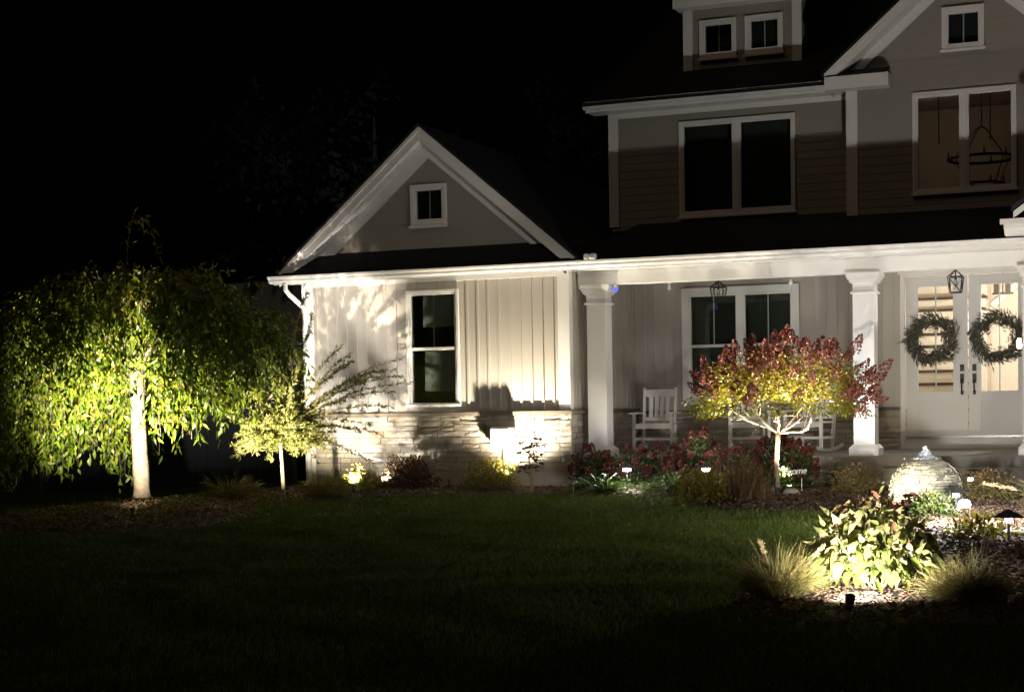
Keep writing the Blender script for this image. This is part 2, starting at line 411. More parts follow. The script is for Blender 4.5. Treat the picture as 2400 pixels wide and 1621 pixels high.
# turf blades (denser towards the camera)
def turf():
    r = np.random.default_rng(11)
    P = []
    for (x0, x1, y0, y1, den) in ((-8, 0.5, 6.6, 12, 3200), (-11, 0, 12, 17, 1900), (-17, -2, 15, 22.5, 1100), (-11, -8, 6.6, 12, 2200), (-15, -11, 9, 15, 1700), (-20, -17, 15, 24, 800)):
        n = int((x1 - x0) * (y1 - y0) * den)
        x = r.uniform(x0, x1, n); y = r.uniform(y0, y1, n)
        k = ~inside(BED, x, y) & ~inside(RING, x, y)
        k &= ~((y > 21.9) & (x > -12.5))
        k &= (x / y > -0.90) & (x / y < 0.0)
        P.append(np.stack([x[k], y[k]], 1))
    P = np.concatenate(P); n = len(P)
    z = gz(P[:, 0], P[:, 1])
    clump = 0.5 + 0.5 * np.sin(P[:, 0] * 3.1 + 2 * np.sin(P[:, 1] * 1.3)) * np.sin(P[:, 1] * 2.7 + 1.5 * np.sin(P[:, 0] * 1.7))
    h = r.uniform(0.024, 0.05, n) * (0.75 + 0.6 * clump)
    a = r.uniform(0, 6.28, n); w = r.uniform(0.004, 0.008, n)
    d = np.stack([np.cos(a), np.sin(a)], 1)
    lean = r.normal(0, 0.025, (n, 2))
    b0 = np.column_stack([P - d * w[:, None], z - 0.004]); b1 = np.column_stack([P + d * w[:, None], z - 0.004]); t = np.column_stack([P + lean, z + h])
    V = np.stack([b0, b1, t], 1).reshape(-1, 3)
    tint = np.clip(r.normal(0.42, 0.2, n) + 0.25 * (clump - 0.5), 0, 1)
    o = mesh_np("grass", V, np.arange(n * 3), np.arange(n) * 3, M['grass'], tint=np.repeat(tint, 3))
    tag(o, "short mown grass blades across the lawn", "grass", kind="stuff")
turf()

# ------------------------------------------------------------------ house
HOUSE = thing("house", (-7.0, 23.5, 0.0), "white trimmed suburban house with stone wainscot, covered porch and black roofs", "house")
YG, YW, YU, YD = 21.9, 25.0, 24.55, 25.7           # garage front, porch back wall, entry gable, dormer face

def cells(x0, x1, z0, z1, ops):
    """rectangles of a wall around its openings (x0, x1, z0, z1)"""
    X_ = sorted({x0, x1, *[min(max(v, x0), x1) for o in ops for v in o[:2]]})
    Z_ = sorted({z0, z1, *[min(max(v, z0), z1) for o in ops for v in o[2:]]})
    out = []
    for a, b in zip(X_, X_[1:]):
        run = None
        for c, d in zip(Z_, Z_[1:]):
            mx, mz = (a + b) / 2, (c + d) / 2
            if any(o[0] < mx < o[1] and o[2] < mz < o[3] for o in ops):
                if run: out.append((a, b, *run)); run = None
            else:
                run = (run[0], d) if run else (c, d)
        if run: out.append((a, b, *run))
    return out

def cut(a, b, ivs):
    """interval a..b minus the intervals ivs"""
    out = [(a, b)]
    for c, d in ivs:
        out = [p for s, e in out for p in ((s, min(e, c)), (max(s, d), e)) if p[1] - p[0] > 0.02]
    return out

def slab(mb, x0, x1, z0, z1, y0, y1, ops=()):
    for a, b, c, d in cells(x0, x1, z0, z1, list(ops)):
        mb.box(a, b, y0, y1, c, d)
    return mb

OP_G = (-10.70, -9.92, 1.29, 2.92)
OP_P = (-7.35, -5.54, 1.26, 2.99)
OP_D = (-3.90, -2.03, 0.46, 3.07)
OP_U = (-7.36, -5.58, 4.19, 5.61)
OP_B = (-3.65, -2.25, 4.27, 5.67)
OP_GG = (-10.60, -10.07, 3.94, 4.47)
OP_BG = (-3.23, -2.69, 6.32, 6.86)
OP_D1 = (-7.20, -6.67, 6.78, 7.32)
OP_D2 = (-6.45, -5.91, 6.78, 7.32)

def ashlar(parent, x0, x1, z0, z1, fn, seed, hmin=0.07, hmax=0.16):
    """coursed stones, each its own piece; fn(u, z, d) -> point (d = distance proud of the wall)"""
    r = random.Random(seed)
    z = z0
    while z < z1 - 0.02:
        h = r.uniform(hmin, hmax)
        if z + h > z1 - hmin * 0.7: h = z1 - z
        u = x0
        while u < x1 - 0.02:
            w = r.uniform(0.16, 0.5)
            if u + w > x1 - 0.12: w = x1 - u
            parts = [(z, z + h)]
            if h > 0.11 and r.random() < 0.4:
                m = z + h * r.uniform(0.35, 0.65); parts = [(z, m), (m, z + h)]
            for a, b in parts:
                g = 0.005; p = r.uniform(0.018, 0.042)
                A, B, C, D = u + g, u + w - g, a + g, b - g
                mb = MB(); n = 4
                row = []
                for j in range(3):
                    for i_ in range(n):
                        edge = i_ in (0, n - 1) or j in (0, 2)
                        row.append(fn(A + (B - A) * i_ / (n - 1) + (r.uniform(-.006, .006)), C + (D - C) * j / 2 + r.uniform(-.004, .004),
                                      (p * 0.75 if edge else p) + r.uniform(-.005, .006)))
                fr = len(row)
                back = [fn(A, C, 0), fn(B, C, 0), fn(B, D, 0), fn(A, D, 0)]
                f = [(j * n + i_, j * n + i_ + 1, (j + 1) * n + i_ + 1, (j + 1) * n + i_) for j in range(2) for i_ in range(n - 1)]
                f += [(fr, fr + 1, n - 1, *range(n - 2, -1, -1)), (fr + 1, fr + 2, 3 * n - 1, 2 * n - 1, n - 1), (fr + 2, fr + 3, *range(2 * n, 3 * n)), (fr + 3, fr, 0, n, 2 * n)]
                mb.add(row + back, f).build("stone", M['stone'], parent)
            u += w
        z += h

def battens(parent, x0, x1, z0, z1, Y, ops, step, mat):
    x = x0
    while x < x1:
        ivs = [(o[2] - 0.06, o[3] + 0.06) for o in ops if o[0] - 0.10 < x < o[1] + 0.07]
        for a, b in cut(z0, z1, ivs):
            MB().box(x, x + 0.036, Y - 0.016, Y - 0.001, a, b).build("batten", mat, parent)
        x += step

def clapboards(parent, z0, z1, left, right, Y, ops, mat, step=0.125):
    """lap siding: each course a wedge, lower edge proud; left(z), right(z) give its ends"""
    z = z0
    while z < z1 - 0.01:
        t = min(z + step, z1)
        m = (z + t) / 2
        ivs = [(o[0] - 0.02, o[1] + 0.02) for o in ops if o[2] - 0.02 < t and o[3] + 0.02 > z]
        a0, a1, b0, b1 = left(z), left(t), right(z), right(t)
        for a, b in cut(a0, b0, ivs):
            aa = a1 if a == a0 else a; bb = b1 if b == b0 else b
            if bb <= aa + 0.01: bb = aa + 0.011
            MB().add([(a, Y - 0.012, z), (b, Y - 0.012, z), (bb, Y - 0.005, t), (aa, Y - 0.005, t), (a, Y, z), (b, Y, z), (bb, Y, t), (aa, Y, t)],
                     [(0, 1, 2, 3), (1, 0, 4, 5), (1, 5, 6, 2), (3, 2, 6, 7), (0, 3, 7, 4), (5, 4, 7, 6)]).build("siding_board", mat, parent)
        z += step

def window(x0, x1, z0, z1, Y, lights, cas=0.07, label=None, mun_mat='trim'):
    """casing > frame, pane, muntin; lights: (gx0, gx1, gz0, gz1, rail or None, muntin from z or None)"""
    mb = MB()
    slab(mb, x0, x1, z0, z1, Y - 0.045, Y - 0.002, [(l[0] - 0.03, l[1] + 0.03, l[2] - 0.03, l[3] + 0.03) for l in lights])
    mb.box(x0 - 0.02, x1 + 0.02, Y - 0.07, Y - 0.046, z0 - 0.03, z0 + 0.012)
    w = mb.build("window", M['trim'], HOUSE, bevel=0.006)
    if label: w["label"] = label
    for gx0, gx1, g0, g1, rail, mun in lights:
        f = MB(); slab(f, gx0 - 0.0295, gx1 + 0.0295, g0 - 0.0295, g1 + 0.0295, Y - 0.03, Y + 0.05, [(gx0, gx1, g0, g1)])
        if rail: f.box(gx0, gx1, Y - 0.022, Y + 0.045, rail - 0.022, rail + 0.022)
        f.build("frame", M['trim'], w, bevel=0.004)
        for a, b in ([(g0, rail - 0.022), (rail + 0.022, g1)] if rail else [(g0, g1)]):
            MB().box(gx0, gx1, Y + 0.010, Y + 0.014, a, b).build("pane", M['glass'], w)
        if mun is not None:
            xm = (gx0 + gx1) / 2
            MB().box(xm - 0.009, xm + 0.009, Y + 0.018, Y + 0.026, mun, g1).build("muntin", M[mun_mat], w)
    return w

# --- garage front
gw = slab(MB(), -12.48, -8.18, 1.09, 3.16, YG, YG + 0.15, [OP_G]).build("wall", M['siding'], HOUSE)
battens(gw, -12.30, -8.36, 1.15, 3.075, YG, [OP_G], 0.168, M['siding'])
MB().box(-12.35, -8.32, YG - 0.024, YG - 0.001, 3.075, 3.145).build("frieze_board", M['trim'], HOUSE, bevel=0.004)
cb = MB().prism([(-12.52, YG - 0.03, 0.06), (-12.34, YG - 0.03, 0.06), (-12.34, YG - 0.001, 0.06), (-12.481, YG - 0.001, 0.06), (-12.481, YG + 0.12, 0.06), (-12.52, YG + 0.12, 0.06)], (0, 0, 3.085))
cb.build("corner_board", M['trim'], HOUSE, bevel=0.005)
cb = MB().prism([(-8.33, YG - 0.03, 1.15), (-8.149, YG - 0.03, 1.15), (-8.149, YG + 0.10, 1.15), (-8.179, YG + 0.10, 1.15), (-8.179, YG - 0.001, 1.15), (-8.33, YG - 0.001, 1.15)], (0, 0, 1.995))
cb.build("corner_board", M['trim'], HOUSE, bevel=0.005)
MB().box(-12.48, -8.185, YG - 0.002, YG + 0.3, -0.6, 0.27).build("foundation", M['found'], HOUSE)
sv = MB().box(-12.33, -8.185, YG, YG + 0.12, 0.27, 1.09).build("stone_veneer", M['mortar'], HOUSE)
ashlar(sv, -12.33, -8.15, 0.272, 1.088, lambda u, z, d: (u, YG - d, z), 5)
ld = MB(); ld.box(-12.34, -8.12, YG - 0.075, YG + 0.0, 1.09, 1.148); ld.box(-8.18, -8.12, YG + 0.001, YW, 1.09, 1.148)
ld.build("stone_ledge", M['ledge'], HOUSE, bevel=0.008)
# garage side towards the porch
sw = MB().box(-8.33, -8.18, YG + 0.151, YW - 0.001, 1.149, 3.16).build("wall", M['siding'], HOUSE)
y = YG + 0.25
while y < YW - 0.1:
    MB().box(-8.178, -8.163, y, y + 0.036, 1.15, 3.12).build("batten", M['siding'], sw); y += 0.168
sv = MB().box(-8.33, -8.186, YG + 0.121, YW, -0.3, 1.089).build("stone_veneer", M['mortar'], HOUSE)
ashlar(sv, YG, YW - 0.02, 0.272, 1.088, lambda u, z, d: (-8.186 + d, u, z), 6)
# garage body
gb = MB(); gb.box(-12.48, -12.33, YG + 0.16, 30, -0.6, 3.3); gb.box(-12.48, -8.2, 30.01, 30.15, -0.6, 3.3); gb.box(-12.32, -8.34, YG + 0.31, 29.9, 0.2, 0.27)
gb.build("wall", M['siding'], HOUSE)
# garage gable
S1 = 0.842; AX, AZ = -10.335, 5.30
und = lambda z: (AZ - 0.16 - z) / S1
gwall = MB()
ztop = AZ - 0.16
gwall.add([], [])
for a, b, c, d in cells(-12.4, -8.3, 3.16, 4.5, [OP_GG]):
    xl = max(a, AX - und(c)); xr = min(b, AX + und(c)); xl2 = max(a, AX - und(d)); xr2 = min(b, AX + und(d))
    if xr2 - xl2 < 0.01: xl2 = xr2 = (xl2 + xr2) / 2
    if xr - xl > 0.02:
        gwall.prism([(xl, YG, c), (xr, YG, c), (max(xr2, xl2 + .001), YG, d), (xl2, YG, d)], (0, 0.12, 0))
gwall.prism([(AX - und(4.5), YG, 4.5), (AX + und(4.5), YG, 4.5), (AX, YG, ztop)], (0, 0.12, 0))
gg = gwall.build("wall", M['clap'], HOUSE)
clapboards(gg, 3.575, 4.92, lambda z: AX - (AZ - 0.40 - z) / S1, lambda z: AX + (AZ - 0.40 - z) / S1, YG, [OP_GG], M['clap'])
tr = MB()
for s in (-1, 1):
    tr.prism([(AX, YG - 0.03, AZ - 0.165), (AX, YG - 0.03, AZ - 0.40), (AX + s * 2.15, YG - 0.03, AZ - 0.40 - 2.15 * S1), (AX + s * 2.15, YG - 0.03, AZ - 0.165 - 2.15 * S1)], (0, 0.028, 0))
tr.build("rake_trim", M['trim'], HOUSE)

def rake(ax, az, S, half, y0, fh, drop, name="rake_board"):
    mb = MB()
    for s in (-1, 1):
        mb.prism([(ax, y0, az), (ax, y0, az - fh), (ax + s * half, y0, az - fh - half * S), (ax + s * half, y0, az - half * S)], (0, 0.035, 0))
        mb.prism([(ax, y0 - 0.02, az + 0.012), (ax, y0 - 0.02, az - 0.05), (ax + s * half, y0 - 0.02, az - 0.05 - half * S), (ax + s * half, y0 - 0.02, az + 0.012 - half * S)], (0, 0.019, 0))
    return mb.build(name, M['trim'], HOUSE)

def rake_soffit(ax, az, S, half, y0, y1, step=0.19):
    so = None
    c = 1 / math.sqrt(1 + S * S)
    for s in (-1, 1):
        t = 0.03
        while t < half - 0.05:
            e = min(t + step * 0.93, half - 0.02)
            mb = MB()
            mb.prism([(ax + s * t, y0, az - t * S), (ax + s * e, y0, az - e * S), (ax + s * e, y0, az - e * S + 0.012), (ax + s * t, y0, az - t * S + 0.012)], (0, y1 - y0, 0))
            if so is None:
                so = MB().prism([(ax, y0, az + 0.02), (ax - half, y0, az + 0.02 - half * S), (ax - half, y0, az + 0.03 - half * S), (ax, y0, az + 0.03), (ax + half, y0, az + 0.03 - half * S), (ax + half, y0, az + 0.02 - half * S)], (0, y1 - y0, 0)).build("soffit", M['trim'], HOUSE)
            mb.build("soffit_panel", M['trim'], so)
            t += step

def gable_roof(ax, az, S, half, y0, y1):
    mb = MB()
    for s in (-1, 1):
        mb.prism([(ax, y0, az + 0.02), (ax + s * (half + 0.03), y0, az + 0.02 - (half + 0.03) * S), (ax + s * (half + 0.03), y0, az + 0.06 - (half + 0.03) * S), (ax, y0, az + 0.06)], (0, y1 - y0, 0))
    return mb.build("roof", M['shingle'], HOUSE)

rake(AX, AZ, S1, 2.40, 21.58, 0.185, 0)
rake_soffit(AX, AZ - 0.175, S1, 2.36, 21.616, YG)
gable_roof(AX, AZ, S1, 2.42, 21.55, 30.2)
# pent roof between the rakes, gutter and soffit
MB().prism([(-12.86, 21.53, 3.245), (-12.86, 21.9, 3.575), (-12.86, 21.9, 3.53), (-12.86, 21.53, 3.20)], (4.93, 0, 0)).build("roof", M['shingle'], HOUSE)
gp = [(21.62, 3.135), (21.55, 3.135), (21.52, 3.165), (21.515, 3.195), (21.485, 3.215), (21.48, 3.24), (21.50, 3.24), (21.62, 3.225)]
MB().prism([(-12.89, a, b) for a, b in gp], (5.02, 0, 0)).build("gutter", M['trim'], HOUSE)
MB().prism([(-7.868, a, b) for a, b in gp], (9.4, 0, 0)).build("gutter", M['trim'], HOUSE)
for gx, gwid in ((-7.90, 0.075), (-10.95, 0.03), (-4.35, 0.03), (-2.35, 0.03)):
    MB().prism([(gx, 21.62, 3.13), (gx, 21.545, 3.13), (gx, 21.512, 3.163), (gx, 21.507, 3.19), (gx, 21.477, 3.212), (gx, 21.472, 3.243), (gx, 21.62, 3.243)], (gwid, 0, 0)).build("gutter_seam", M['white'], HOUSE)
MB().box(-12.86, 0.9, 21.621, 21.65, 3.12, 3.235).build("fascia", M['trim'], HOUSE)
sof = MB().box(-12.86, 0.9, 21.651, 22.23, 3.158, 3.17).build("soffit", M['trim'], HOUSE)
x = -12.8
while x < 0.6:
    MB().box(x, x + 0.29, 21.655, YG - 0.032 if x < -8.3 else 22.22, 3.148, 3.1575).build("soffit_panel", M['trim'], sof)
    x += 0.3
ds = MB()
ds.tube([(-12.62, 21.56, 3.14), (-12.62, 21.56, 3.04), (-12.58, 21.62, 2.96), (-12.46, 21.80, 2.78), (-12.44, 21.825, 2.70), (-12.44, 21.83, 0.12), (-12.44, 21.70, 0.05)], 0.036, 8)
ds.build("downspout", M['trim'], HOUSE, smooth=False)

# --- porch
MB().box(-8.184, 0.9, 22.1, 24.999, -0.2, 0.46).build("porch_floor", M['concrete'], HOUSE, bevel=0.012)
MB().box(-3.70, 0.9, 21.78, 22.098, -0.2, 0.305).build("step", M['concrete'], HOUSE, bevel=0.012)
MB().box(-3.70, 0.9, 21.46, 21.778, -0.2, 0.15).build("step", M['concrete'], HOUSE, bevel=0.012)
MB().box(-8.15, 0.9, 22.24, 22.47, 2.945, 3.147).build("porch_beam", M['trim'], HOUSE, bevel=0.006)
MB().box(-8.15, 0.9, 22.225, 22.24, 3.10, 3.147).build("beam_moulding", M['trim'], HOUSE)
cl = MB().box(-8.16, 0.9, 22.471, YW - 0.03, 3.15, 3.165).build("porch_ceiling", M['white'], HOUSE)
MB().prism([(-8.1, 21.53, 3.247), (-8.1, 25.1, 4.117), (-8.1, 25.1, 4.06), (-8.1, 21.53, 3.19)], (9.0, 0, 0)).build("roof", M['shingle'], HOUSE)

def column(cx):
    c = MB().box(cx - 0.145, cx + 0.145, 22.205, 22.495, 0.46, 2.93).build("column", M['trim'], HOUSE, bevel=0.006)
    b = MB(); b.box(cx - 0.20, cx + 0.20, 22.15, 22.55, 0.462, 0.56)
    b.prism([(cx - 0.20, 22.15, 0.561), (cx + 0.20, 22.15, 0.561), (cx + 0.16, 22.19, 0.61), (cx - 0.16, 22.19, 0.61)], (0, 0.01, 0))
    b.add([(cx - .2, 22.15, .5605), (cx + .2, 22.15, .5605), (cx + .2, 22.55, .5605), (cx - .2, 22.55, .5605), (cx - .158, 22.192, .612), (cx + .158, 22.192, .612), (cx + .158, 22.508, .612), (cx - .158, 22.508, .612)],
          [(0, 1, 5, 4), (1, 2, 6, 5), (2, 3, 7, 6), (3, 0, 4, 7), (4, 5, 6, 7)])
    b.build("column_base", M['trim'], c)
    k = MB()
    for h, z0, z1 in ((0.175, 2.665, 2.685), (0.163, 2.686, 2.70), (0.165, 2.80, 2.815), (0.185, 2.816, 2.85), (0.205, 2.851, 2.885), (0.225, 2.886, 2.944)):
        k.box(cx - h, cx + h, 22.35 - h, 22.35 + h, z0, z1)
    k.build("capital", M['trim'], c)
    return c
for cx in (-7.865, -4.015, -1.79): column(cx)

pw = slab(MB(), -8.18, 0.9, 1.10, 3.14, YW, YW + 0.14, [OP_P, OP_D]).build("wall", M['siding'], HOUSE)
battens(pw, -8.05, -4.0, 1.101, 3.13, YW, [OP_P, (OP_D[0] - .03, OP_D[1] + .03, 0, 3.14)], 0.172, M['siding'])
battens(pw, -1.9, 0.8, 1.101, 3.13, YW, [], 0.172, M['siding'])
for a, b, sd in ((-8.18, -3.97, 8), (-1.94, 0.6, 9)):
    sv = MB().box(a, b, YW + 0.001, YW + 0.13, 0.461, 1.06).build("stone_veneer", M['mortar'], HOUSE)
    ashlar(sv, a + (0.04 if a < -8 else 0), b, 0.463, 1.058, lambda u, z, d: (u, YW - d, z), sd)
    MB().box(a + (0.07 if a < -8 else 0), b, YW - 0.07, YW, 1.061, 1.10).build("stone_ledge", M['ledge'], HOUSE, bevel=0.006)

window(-7.39, -5.50, 1.22, 3.03, YW - 0.02, [(-7.24, -6.51, 1.36, 2.89, 2.11, 2.14), (-6.36, -5.64, 1.36, 2.89, 2.11, 2.14)], label="wide double window behind the porch rocking chairs")
window(-10.74, -9.88, 1.26, 2.96, YG - 0.02, [(-10.665, -9.955, 1.29, 2.885, 2.09, 2.12)], label="tall window in the bright board-and-batten wall")
window(-7.40, -5.54, 4.15, 5.65, YW - 0.02, [(-7.32, -6.54, 4.24, 5.57, None, None), (-6.40, -5.61, 4.24, 5.57, None, None)], label="dark double window above the porch roof")
window(-3.69, -2.21, 4.23, 5.71, YU - 0.02, [(-3.61, -3.02, 4.30, 5.63, None, 4.95), (-2.88, -2.29, 4.30, 5.63, None, 4.95)], label="double window with a chandelier glimpsed inside", mun_mat='black')
window(-3.26, -2.66, 6.28, 6.90, YU - 0.02, [(-3.165, -2.745, 6.37, 6.80, None, 6.37)], label="small square window in the entry gable")
window(-10.63, -10.04, 3.90, 4.51, YG - 0.02, [(-10.54, -10.125, 4.0, 4.42, None, 4.0)], label="small square window in the low gable")
window(-7.24, -6.63, 6.74, 7.36, YD - 0.02, [(-7.14, -6.71, 6.84, 7.27, None, 6.84)])
window(-6.49, -5.87, 6.74, 7.36, YD - 0.02, [(-6.39, -5.96, 6.84, 7.27, None, 6.84)])
# blinds seen through the garage window
MB().box(-10.56, -9.97, YG + 0.16, YG + 0.17, 2.42, 2.88).build("blind", M['blind'], HOUSE)
cp = [(-10.56, 1.47), (-10.3, 1.455), (-10.1, 1.462), (-9.93, 1.49), (-9.93, 2.06), (-10.55, 2.06)]
MB().prism([(a, YG + 0.18, b) for a, b in cp], (0, 0.012, 0)).build("blind", M['blind'], HOUSE)

for a, b, c, d, e, nm in ((-7.33, -6.53, 4.23, 5.58, YW, "upper"), (-6.41, -5.60, 4.23, 5.58, YW, "upper"), (-7.25, -6.50, 1.35, 2.90, YW, "porch"), (-6.37, -5.63, 1.35, 2.90, YW, "porch")):
    MB().box(a, b, e + 0.16, e + 0.17, c, d).build("blind", M['darkblind'], HOUSE)
for a, b, c, d, e in ((-7.19, -6.66, 6.79, 7.31, YD), (-6.44, -5.92, 6.79, 7.31, YD), (-3.22, -2.70, 6.33, 6.85, YU), (-10.59, -10.08, 3.95, 4.46, YG)):
    MB().box(a, b, e + 0.121, e + 0.125, c, d).build("blind", M['dark'], HOUSE)  # dark sheets painted as the shade of unlit rooms, not blinds
# --- upper storey
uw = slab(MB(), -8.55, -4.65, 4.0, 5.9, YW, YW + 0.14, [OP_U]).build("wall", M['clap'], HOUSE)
clapboards(uw, 4.06, 5.86, lambda z: -8.42, lambda z: -4.66, YW, [OP_U], M['clap'])
cb = MB().prism([(-8.585, YW - 0.035, 4.06), (-8.42, YW - 0.035, 4.06), (-8.42, YW - 0.001, 4.06), (-8.551, YW - 0.001, 4.06), (-8.551, YW + 0.1, 4.06), (-8.585, YW + 0.1, 4.06)], (0, 0, 1.8)); cb.build("corner_board", M['trim'], HOUSE, bevel=0.005)
MB().box(-8.55, -8.41, YW + 0.141, 34, 3.2, 6.0).build("wall", M['clap'], HOUSE)
MB().box(-8.84, -4.93, 24.62, 24.66, 5.855, 6.01).build("fascia", M['trim'], HOUSE)
gp2 = [(24.62, 5.90), (24.56, 5.90), (24.53, 5.935), (24.50, 5.98), (24.50, 6.005), (24.62, 6.005)]
MB().prism([(-8.86, a, b) for a, b in gp2], (3.93, 0, 0)).build("gutter", M['trim'], HOUSE)
sof = MB().box(-8.84, -4.66, 24.661, YW + 0.0, 5.872, 5.885).build("soffit", M['trim'], HOUSE)
x = -8.82
while x < -4.9:
    MB().box(x, x + 0.13, 24.665, YW - 0.03, 5.860, 5.8715).build("soffit_panel", M['trim'], sof); x += 0.14
MB().box(-8.42, -4.66, YW - 0.03, YW - 0.023, 5.78, 5.86).build("frieze_board", M['trim'], HOUSE)
rf = MB()
rf.prism([(-8.86, 24.5, 6.0), (-8.86, 30, 8.75), (-8.86, 30, 8.69), (-8.86, 24.5, 5.94)], (4.2, 0, 0))
rf.prism([(-4.66, 25.0, 6.25), (-4.66, 30, 8.75), (-4.66, 30, 8.69), (-4.66, 25.0, 6.19)], (7.3, 0, 0))
rf.prism([(-8.86, 30, 8.75), (-8.86, 36, 5.75), (-8.86, 36, 5.69), (-8.86, 30, 8.69)], (11.5, 0, 0))
rf.build("roof", M['shingle'], HOUSE)
bk = MB(); bk.box(-8.40, 2.5, 33.8, 34, -0.3, 6.6); bk.box(2.3, 2.5, 25.2, 33.7, -0.3, 6.6); bk.prism([(-8.5, 25.2, 6.01), (-8.5, 33.8, 6.01), (-8.5, 30, 8.6)], (0.1, 0, 0)); bk.build("wall", M['clap'], HOUSE)
# dormer
dw = slab(MB(), -7.50, -5.59, 6.45, 7.60, YD, YD + 0.12, [OP_D1, OP_D2]).build("wall", M['clap'], HOUSE)
clapboards(dw, 6.55, 7.55, lambda z: -7.36, lambda z: -5.73, YD, [OP_D1, OP_D2], M['clap'])
for a, b in ((-7.52, -7.36), (-5.73, -5.575)): MB().box(a, b, YD - 0.035, YD - 0.001, 6.56, 7.54).build("corner_board", M['trim'], HOUSE, bevel=0.005)
for a in (-7.50, -5.64): MB().prism([(a, YD + 0.121, 6.5), (a, YD + 0.121, 7.6), (a, 28.4, 8.1), (a, 28.4, 7.9)], (0.05, 0, 0)).build("wall", M['clap'], HOUSE)
MB().box(-7.60, -5.42, 25.38, 25.42, 7.53, 7.72).build("fascia", M['trim'], HOUSE)
MB().box(-7.60, -5.42, 25.421, YD + 0.1, 7.545, 7.56).build("soffit", M['trim'], HOUSE)
MB().prism([(-7.63, 25.3, 7.72), (-7.63, 29, 8.6), (-7.63, 29, 8.66), (-7.63, 25.3, 7.78)], (2.24, 0, 0)).build("roof", M['shingle'], HOUSE)
# entry gable
S2 = 0.852; BX, BZ = -2.93, 7.72
gb = MB(); slab(gb, -4.65, -1.21, 3.9, 6.02, YU, YU + 0.13, [OP_B])
for a, b, c, d in cells(-4.65, -1.21, 6.02, 6.88, [OP_BG]):
    w0, w1 = (BZ - 0.13 - c) / S2, (BZ - 0.13 - d) / S2
    xl, xr, xl2, xr2 = max(a, BX - w0), min(b, BX + w0), max(a, BX - w1), min(b, BX + w1)
    if xr - xl > 0.02:
        if xr2 < xl2: xl2 = xr2 = min(max((xl2 + xr2) / 2, xl), xr)
        gb.prism([(xl, YU, c), (xr, YU, c), (max(xr2, xl2 + .001), YU, d), (xl2, YU, d)], (0, 0.13, 0))
gb.prism([(BX - (BZ - .13 - 6.88) / S2, YU, 6.88), (BX + (BZ - .13 - 6.88) / S2, YU, 6.88), (BX, YU, BZ - .13)], (0, 0.13, 0))
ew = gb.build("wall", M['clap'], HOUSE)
cbx = lambda z: min(1.56, (BZ - 0.33 - z) / S2)
clapboards(ew, 3.95, 7.3, lambda z: BX - cbx(z), lambda z: BX + cbx(z), YU, [OP_B, OP_BG], M['clap'])
for a, b in ((-4.67, -4.50), (-1.36, -1.19)): MB().box(a, b, YU - 0.035, YU - 0.001, 3.93, 5.85).build("corner_board", M['trim'], HOUSE, bevel=0.005)
MB().box(-4.65, -4.55, YU + 0.131, YW - 0.001, 3.9, 5.9).build("wall", M['clap'], HOUSE)
tr = MB()
for s in (-1, 1):
    tr.prism([(BX, YU - 0.03, BZ - 0.13), (BX, YU - 0.03, BZ - 0.33), (BX + s * 1.7, YU - 0.03, BZ - 0.33 - 1.7 * S2), (BX + s * 1.7, YU - 0.03, BZ - 0.13 - 1.7 * S2)], (0, 0.028, 0))
tr.build("rake_trim", M['trim'], HOUSE)
rake(BX, BZ, S2, 1.99, 24.17, 0.17, 0)
rake_soffit(BX, BZ - 0.16, S2, 1.95, 24.206, YU, 0.155)
gable_roof(BX, BZ, S2, 2.0, 24.14, 29.5)
for s in (-1, 1):
    xa, xb = sorted((BX + s * 1.99, BX + s * 1.08))
    e = MB(); e.box(xa, xb, 24.175, 24.205, 5.80, 6.0); e.box(xa, xb, 24.206, YU - 0.03, 5.815, 5.83)
    xe = BX + s * 1.08; e.box(min(xe, xe - s * .02), max(xe, xe - s * .02), 24.206, YU - 0.03, 5.80, 6.0)
    xe = BX + s * 1.99; e.box(min(xe, xe - s * .02), max(xe, xe - s * .02), 24.206, YW - 0.2, 5.80, 6.0)
    e.build("eave_return", M['trim'], HOUSE)
    MB().prism([(xa, 24.15, 6.003), (xa, YU - 0.031, 6.13), (xa, YU - 0.031, 6.10), (xa, 24.15, 5.985)], (xb - xa, 0, 0)).build("roof", M['shingle'], HOUSE)
# portico eave that enters the frame at the edge
pe = MB()
pp = [(21.05, 3.33), (21.05, 3.43), (21.4, 3.43), (21.4, 3.25), (21.17, 3.25), (21.12, 3.30)]
pe.prism([(-2.06, a, b) for a, b in pp], (2.9, 0, 0)); pe.box(-2.10, 0.84, 21.0, 21.048, 3.37, 3.435)
pe.build("eave_return", M['trim'], HOUSE)
pr = MB(); pr.prism([(-1.94, 21.0, 3.44), (0.7, 21.0, 5.3), (0.7, 21.0, 5.42), (-1.94, 21.0, 3.52)], (0, 0.04, 0)); pr.build("rake_board", M['trim'], HOUSE)
pr = MB(); pr.prism([(-1.96, 20.97, 3.525), (0.7, 20.97, 5.425), (0.7, 20.97, 5.48), (-1.96, 20.97, 3.58)], (0, 3.6, 0)); pr.build("roof", M['shingle'], HOUSE)

MB().prism([(-1.80, 21.08, 3.50), (0.68, 21.08, 3.50), (0.68, 21.08, 5.22)], (0, 0.10, 0)).build("wall", M['clap'], HOUSE)

